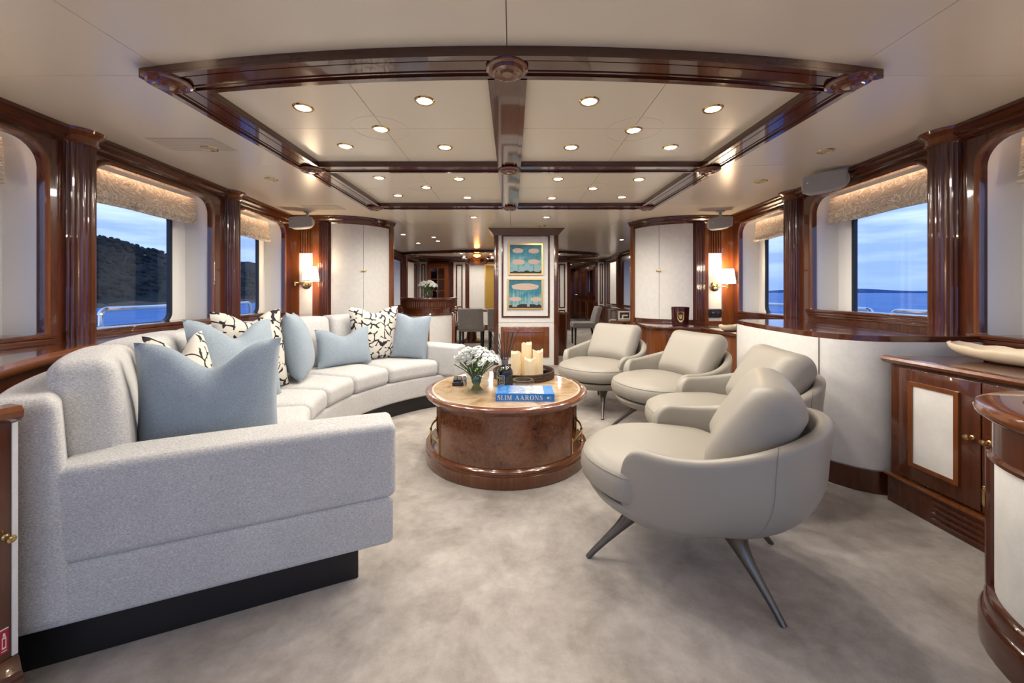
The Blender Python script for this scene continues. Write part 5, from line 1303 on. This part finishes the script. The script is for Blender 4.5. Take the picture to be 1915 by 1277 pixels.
# ================================================================== PAINTINGS ON THE COLUMN
def painting(px0, py0, px1, py1, label, clouds, streaks, boxes, jag):
    (x0, z1), (x1, z0) = P5(px0, py0), P5(px1, py1); w, h = x1-x0, z1-z0; y = cy-0.001
    root = empty('painting', ((x0+x1)/2, y, (z0+z1)/2), label=label, cat='painting')
    fr = 0.022; F = lambda a, b, c: (a, -c, b)
    MB().plate([[(-w/2, -h/2), (w/2, -h/2), (w/2, h/2), (-w/2, h/2)], [(-w/2+fr, -h/2+fr), (w/2-fr, -h/2+fr), (w/2-fr, h/2-fr), (-w/2+fr, h/2-fr)]], F, 0.0, 0.03).build('frame', 'gold_frame', root, smooth=30)
    cw, chh = w-2*fr, h-2*fr
    cvs = MB().box(-cw/2, cw/2, -0.014, 0.0, -chh/2, chh/2).build('canvas', 'paint_turquoise', root, smooth=0)
    for (sx, s0, s1) in streaks: MB().box(sx*cw-0.004, sx*cw+0.004, -0.0148, -0.014, s0*chh, s1*chh).build('streak', 'paint_streak', cvs, smooth=0)
    for k, (ux, uz, rw, rh) in enumerate(clouds):
        rd = random.Random(k+int(px0)); m = MB(); n = 26; pts = []
        for i in range(n):
            a = 2*PI*i/n; q = 1+0.03*math.sin(7*a+k)+rd.uniform(-0.02, 0.02); pts.append((ux*cw+rw*cw*q*math.cos(a), uz*chh+rh*chh*q*math.copysign(abs(math.sin(a))**0.8, math.sin(a))))
        pts = [(max(-cw/2, min(cw/2, a)), b) for a, b in pts]
        m.plate([pts], F, 0.0146, 0.0162).build('cloud', 'paint_cloud', cvs, smooth=0)
    rd = random.Random(int(py0)); base = [(-cw/2, -chh/2), (cw/2, -chh/2)]+[(cw/2-cw*i/14, -chh/2+chh*(jag+rd.uniform(-0.025, 0.035))) for i in range(15)]
    MB().plate([base], F, 0.0146, 0.0156).build('skyline', 'paint_dark', cvs, smooth=0)
    for (bx, bz, bw, bh) in boxes: MB().box(bx*cw-bw*cw/2, bx*cw+bw*cw/2, -0.0170, -0.0150, bz*chh-bh*chh/2, bz*chh+bh*chh/2).build('painted_box', 'paint_box', cvs, smooth=0)
painting(951, 455.5, 1015, 514, 'upper gilt framed painting of four clouds on turquoise', [(-0.25, 0.30, 0.17, 0.085), (0.26, 0.29, 0.17, 0.085), (-0.22, -0.10, 0.20, 0.095), (0.26, -0.09, 0.18, 0.085)], [(-0.24, -0.42, 0.32), (0.25, -0.42, 0.30)], [(-0.12, -0.36, 0.09, 0.14), (0.37, -0.38, 0.15, 0.12)], 0.07)
painting(949, 521, 1015, 578.5, 'lower gilt framed painting of one long cloud above two small ones', [(0.0, 0.26, 0.42, 0.12), (-0.30, -0.18, 0.19, 0.075), (0.34, -0.19, 0.18, 0.08)], [(-0.44, -0.4, 0.48), (-0.40, -0.4, 0.48), (-0.30, -0.4, 0.4), (-0.18, -0.4, 0.48), (-0.12, -0.4, 0.45), (-0.03, -0.4, 0.48), (0.06, -0.4, 0.3), (0.22, -0.4, 0.48), (0.42, -0.4, 0.2)], [(-0.32, -0.40, 0.15, 0.11), (0.10, -0.39, 0.08, 0.12)], 0.11)

# ================================================================== BAR
bar = empty('bar_counter', (-1.34, 6.1, 0), label='curved mahogany bar counter with fluted frieze and white panels', cat='bar')
bc = (-1.33, 6.22); bx, by = 0.40, 0.58
def bell(k, a0=PI*1.02, a1=2*PI+0.35, n=40): return [(bc[0]+(bx+k)*math.cos(a), bc[1]+(by+k)*math.sin(a)) for a in [a0+(a1-a0)*i/n for i in range(n+1)]]
BT = 1.022
MB().prism(bell(0.0), 0.0, BT-0.03).build('body', 'wall_cloth', bar, world=True, smooth=40)
MB().prism(bell(0.045), BT-0.03, BT).build('top', 'wood_across', bar, world=True, smooth=40, bevel=0.006)
MB().sweep(bell(0.0), [(-0.004, BT-0.26), (0.022, BT-0.26), (0.030, BT-0.245), (0.022, BT-0.23), (0.008, BT-0.225), (0.008, BT-0.17), (0.026, BT-0.165), (0.030, BT-0.152), (0.012, BT-0.14), (0.012, BT-0.05), (0.03, BT-0.03), (-0.004, BT-0.03)], flip=-1).build('frieze', 'wood', bar, world=True, smooth=40)
fl_ = bell(0.015, n=46)
for i in range(1, 46): MB().tube([(fl_[i][0], fl_[i][1], BT-0.14), (fl_[i][0], fl_[i][1], BT-0.05)], 0.010, 6).build('flute', 'wood', bar, world=True)
for i in (0, 20, 33):
    q = bell(0.004)[i]; MB().box(q[0]-0.035, q[0]+0.035, q[1]-0.02, q[1]+0.05, 0.0, BT-0.25).build('stile', 'wood_light', bar, world=True, smooth=30, bevel=0.004)
MB().sweep(bell(0.0), [(-0.004, 0), (0.02, 0), (0.02, 0.12), (-0.004, 0.13)], flip=-1).build('plinth', 'wood', bar, world=True, smooth=40)
VB2 = (at_y(800, 0, 6.0).x, 6.0)
v2 = empty('round_vase', (VB2[0], VB2[1], BT), label='round clear glass vase on the bar counter', cat='vase')
MB().lathe([(0.0, 0.005), (0.05, 0.005), (0.075, 0.04), (0.072, 0.09), (0.058, 0.115), (0.061, 0.117), (0.076, 0.091), (0.079, 0.04), (0.052, 0.001), (0, 0.001)], 28).build('bowl', 'clear_glass', v2)
bouquet((VB2[0], VB2[1], BT+0.007), 0.150, 0.235, 0.05, 40, 'dome of white blossoms in the glass vase on the bar', 0.07, 1.15)

# console behind the column
cn = empty('console', (0.78, 6.3, 0), label='half round mahogany console behind the white column', cat='console')
MB().lathe([(0, 0), (0.17, 0), (0.17, 0.72), (0, 0.72)], 28, c=(0.80, 6.86, 0)).build('body', 'wood', cn, world=True)
MB().lathe([(0, 0.72), (0.19, 0.72), (0.205, 0.735), (0.205, 0.75), (0.195, 0.76), (0, 0.76)], 32, c=(0.80, 6.86, 0)).build('top', 'wood_light', cn, world=True)
MB().tube([(0.955, 6.76, 0.02), (0.955, 6.76, 0.72)], 0.012, 8).build('brass_strip', 'chrome', cn, world=True)

# ================================================================== DINING ROOM
dt = empty('dining_table', (-0.75, 8.6, 0), label='long dark dining table under the amber ceiling lamp', cat='table')
MB().prism(rrect(-1.3, 0.55, 8.0, 9.2, 0.3, 6), 0.70, 0.745).build('top', 'wood_across', dt, world=True, smooth=40, bevel=0.008)
for x in (-0.9, 0.1): MB().lathe([(0.0, 0), (0.28, 0), (0.28, 0.03), (0.12, 0.08), (0.09, 0.4), (0.16, 0.68), (0.16, 0.70), (0, 0.70)], 20, c=(x, 8.6, 0)).build('pedestal', 'wood', dt, world=True)
def make_dining_chair():
    r = empty('dining_chair', (0, 0, 0))       # +x forward
    MB().rbox(0.24, 0.235, 0.055, 0.03, 3).build('seat', 'velvet_grey', r, smooth=50).location = (0.02, 0, 0.42)
    mb = MB(); mb.rbox(0.045, 0.235, 0.20, 0.028, 3, lambda p: (p.x-0.10*max(0.0, (p.z+0.20)/0.40)**1.5, p.y, p.z)); mb.build('backrest', 'velvet_grey', r, smooth=50).location = (-0.21, 0, 0.605)
    for (x, y, lx) in ((0.21, 0.2, 0.0), (0.21, -0.2, 0.0), (-0.20, 0.2, -0.06), (-0.20, -0.2, -0.06)):
        MB().tube([(x, y, 0.37), (x+lx, y, 0.0)], [0.024, 0.015], 8).build('leg', 'plinth_black', r)
    return r
dc = make_dining_chair()
for i, (x, y, a, lab) in enumerate(((-0.77, 7.42, PI/2, 'grey velvet dining chair seen from behind beside the bar counter'), (-0.22, 7.42, PI/2, 'grey velvet dining chair seen from behind partly hidden by the white column'), (1.52, 8.15, PI*1.0, 'grey velvet chair standing alone in the passage toward the corridor'), (-1.45, 8.3, 0.0, 'grey velvet dining chair at the end of the dining table behind the bar'))):
    o = dc if i == 0 else copy_tree(dc); o.location = (x, y, 0); o.rotation_euler = (0, 0, a); tag(o, lab, 'chair', 'grey velvet dining chairs')
lamp = empty('ceiling_lamp', (at_y(892, 0, 9.3).x, 9.3, CZ), label='round amber glass ceiling lamp with brass collar over the dining table', cat='lamp')
MB().lathe([(0, -0.001), (0.11, -0.001), (0.11, -0.045), (0.09, -0.06), (0, -0.06)], 32).build('collar', 'brass', lamp)
MB().lathe([(0.10, -0.055), (0.20, -0.10), (0.28, -0.17), (0.285, -0.21), (0.25, -0.27), (0.15, -0.32), (0.0, -0.335)], 40).build('glass_globe', 'amber_glass', lamp, recalc=False)
MB().lathe([(0.085, -0.06), (0.095, -0.07), (0.08, -0.10), (0.0, -0.125)], 24).build('bulb', 'bulb', lamp, recalc=False)
MB().lathe([(0.075, -0.18), (0.08, -0.22), (0.075, -0.31), (0, -0.315)], 24).build('inner_cylinder', 'gold_frame', lamp)
l = bpy.data.lights.new('lamp_bulb', 'POINT'); l.energy = 14; l.color = (1, 0.72, 0.42); l.shadow_soft_size = 0.06; lo = bpy.data.objects.new('lamp_bulb', l); COL.objects.link(lo); lo.parent = lamp; lo.location = (0, 0, -0.15)
ga = empty('gold_artwork', (-0.45, Y_BACK-0.02, 1.3), label='tall golden artwork on the wall behind the dining table', cat='painting')
MB().box(-0.76, -0.12, Y_BACK-0.045, Y_BACK-0.013, 0.62, 1.88).build('panel', 'gold_art', ga, world=True, smooth=0)
MB().plate([[(-0.79, 0.59), (-0.09, 0.59), (-0.09, 1.91), (-0.79, 1.91)], [(-0.76, 0.62), (-0.12, 0.62), (-0.12, 1.88), (-0.76, 1.88)]], lambda a, b, c: (a, c, b), Y_BACK-0.055, Y_BACK-0.013).build('frame', 'gold_frame', ga, world=True, smooth=0)
# glazed display cabinet on the far wall
gc = empty('display_cabinet', (-2.15, Y_BACK-0.1, 0), label='mahogany display cabinet with small glass panes behind the bar flowers', cat='cabinet')
gx0, gx1, gy = -2.44, -1.84, Y_BACK-0.16
MB().box(gx0, gx1, gy+0.03, Y_BACK-0.001, 0, 1.96).build('body', 'wood', gc, world=True, smooth=0)
xs_ = [gx0+0.09, (gx0+gx1)/2, gx1-0.09]; zs_ = [0.92, 1.16, 1.48, 1.80]
for i in range(2):
    for j in range(3): MB().box(xs_[i]+0.012, xs_[i+1]-0.012, gy+0.02, gy+0.03, zs_[j]+0.012, zs_[j+1]-0.012).build('pane', 'cabinet_glass_dark', gc, world=True, smooth=0)
loops = [[(gx0, 0.8), (gx1, 0.8), (gx1, 1.92), (gx0, 1.92)]]+[[(xs_[i]+0.012, zs_[j]+0.012), (xs_[i+1]-0.012, zs_[j]+0.012), (xs_[i+1]-0.012, zs_[j+1]-0.012), (xs_[i]+0.012, zs_[j+1]-0.012)] for i in range(2) for j in range(3)]
MB().plate(loops, lambda a, b, c: (a, c, b), gy, gy+0.03).build('glazing_frame', 'wood_light', gc, world=True, smooth=0)
# console below the far right window with a white ornament
sb = empty('sideboard', (2.3, 7.6, 0), label='dark mahogany sideboard against the corridor side wall of the dining room', cat='sideboard')
MB().box(2.2, 2.695, 6.4, 9.9, 0, 0.74).build('body', 'wood', sb, world=True, smooth=0)
MB().box(2.16, 2.695, 6.36, 9.94, 0.74, 0.775).build('top', 'wood_across', sb, world=True, smooth=30, bevel=0.008)
od = empty('ornament', (2.0, 5.75, 0), label='small cream openwork ornament on a round stand behind the curved cabinet', cat='ornament')
oc = (at_y(1168, 0, 6.3).x, 6.3)
MB().lathe([(0, 0), (0.16, 0), (0.14, 0.04), (0.05, 0.06), (0.04, 0.58), (0.24, 0.62), (0.26, 0.64), (0.24, 0.655), (0, 0.655)], 28, c=(oc[0], oc[1], 0)).build('stand', 'wood_light', od, world=True)
om = MB()
for a, b in (((-0.09, 0.0), (-0.09, 0.13)), ((0.09, 0.0), (0.09, 0.13)), ((-0.10, 0.13), (0.10, 0.13)), ((-0.10, 0.012), (0.10, 0.012)), ((-0.03, 0.0), (-0.03, 0.07)), ((-0.03, 0.07), (0.05, 0.07))): om.tube([(oc[0]+a[0], oc[1], 0.657+a[1]), (oc[0]+b[0], oc[1], 0.657+b[1])], 0.013, 6)
om.build('openwork', 'white_paint', od, world=True)
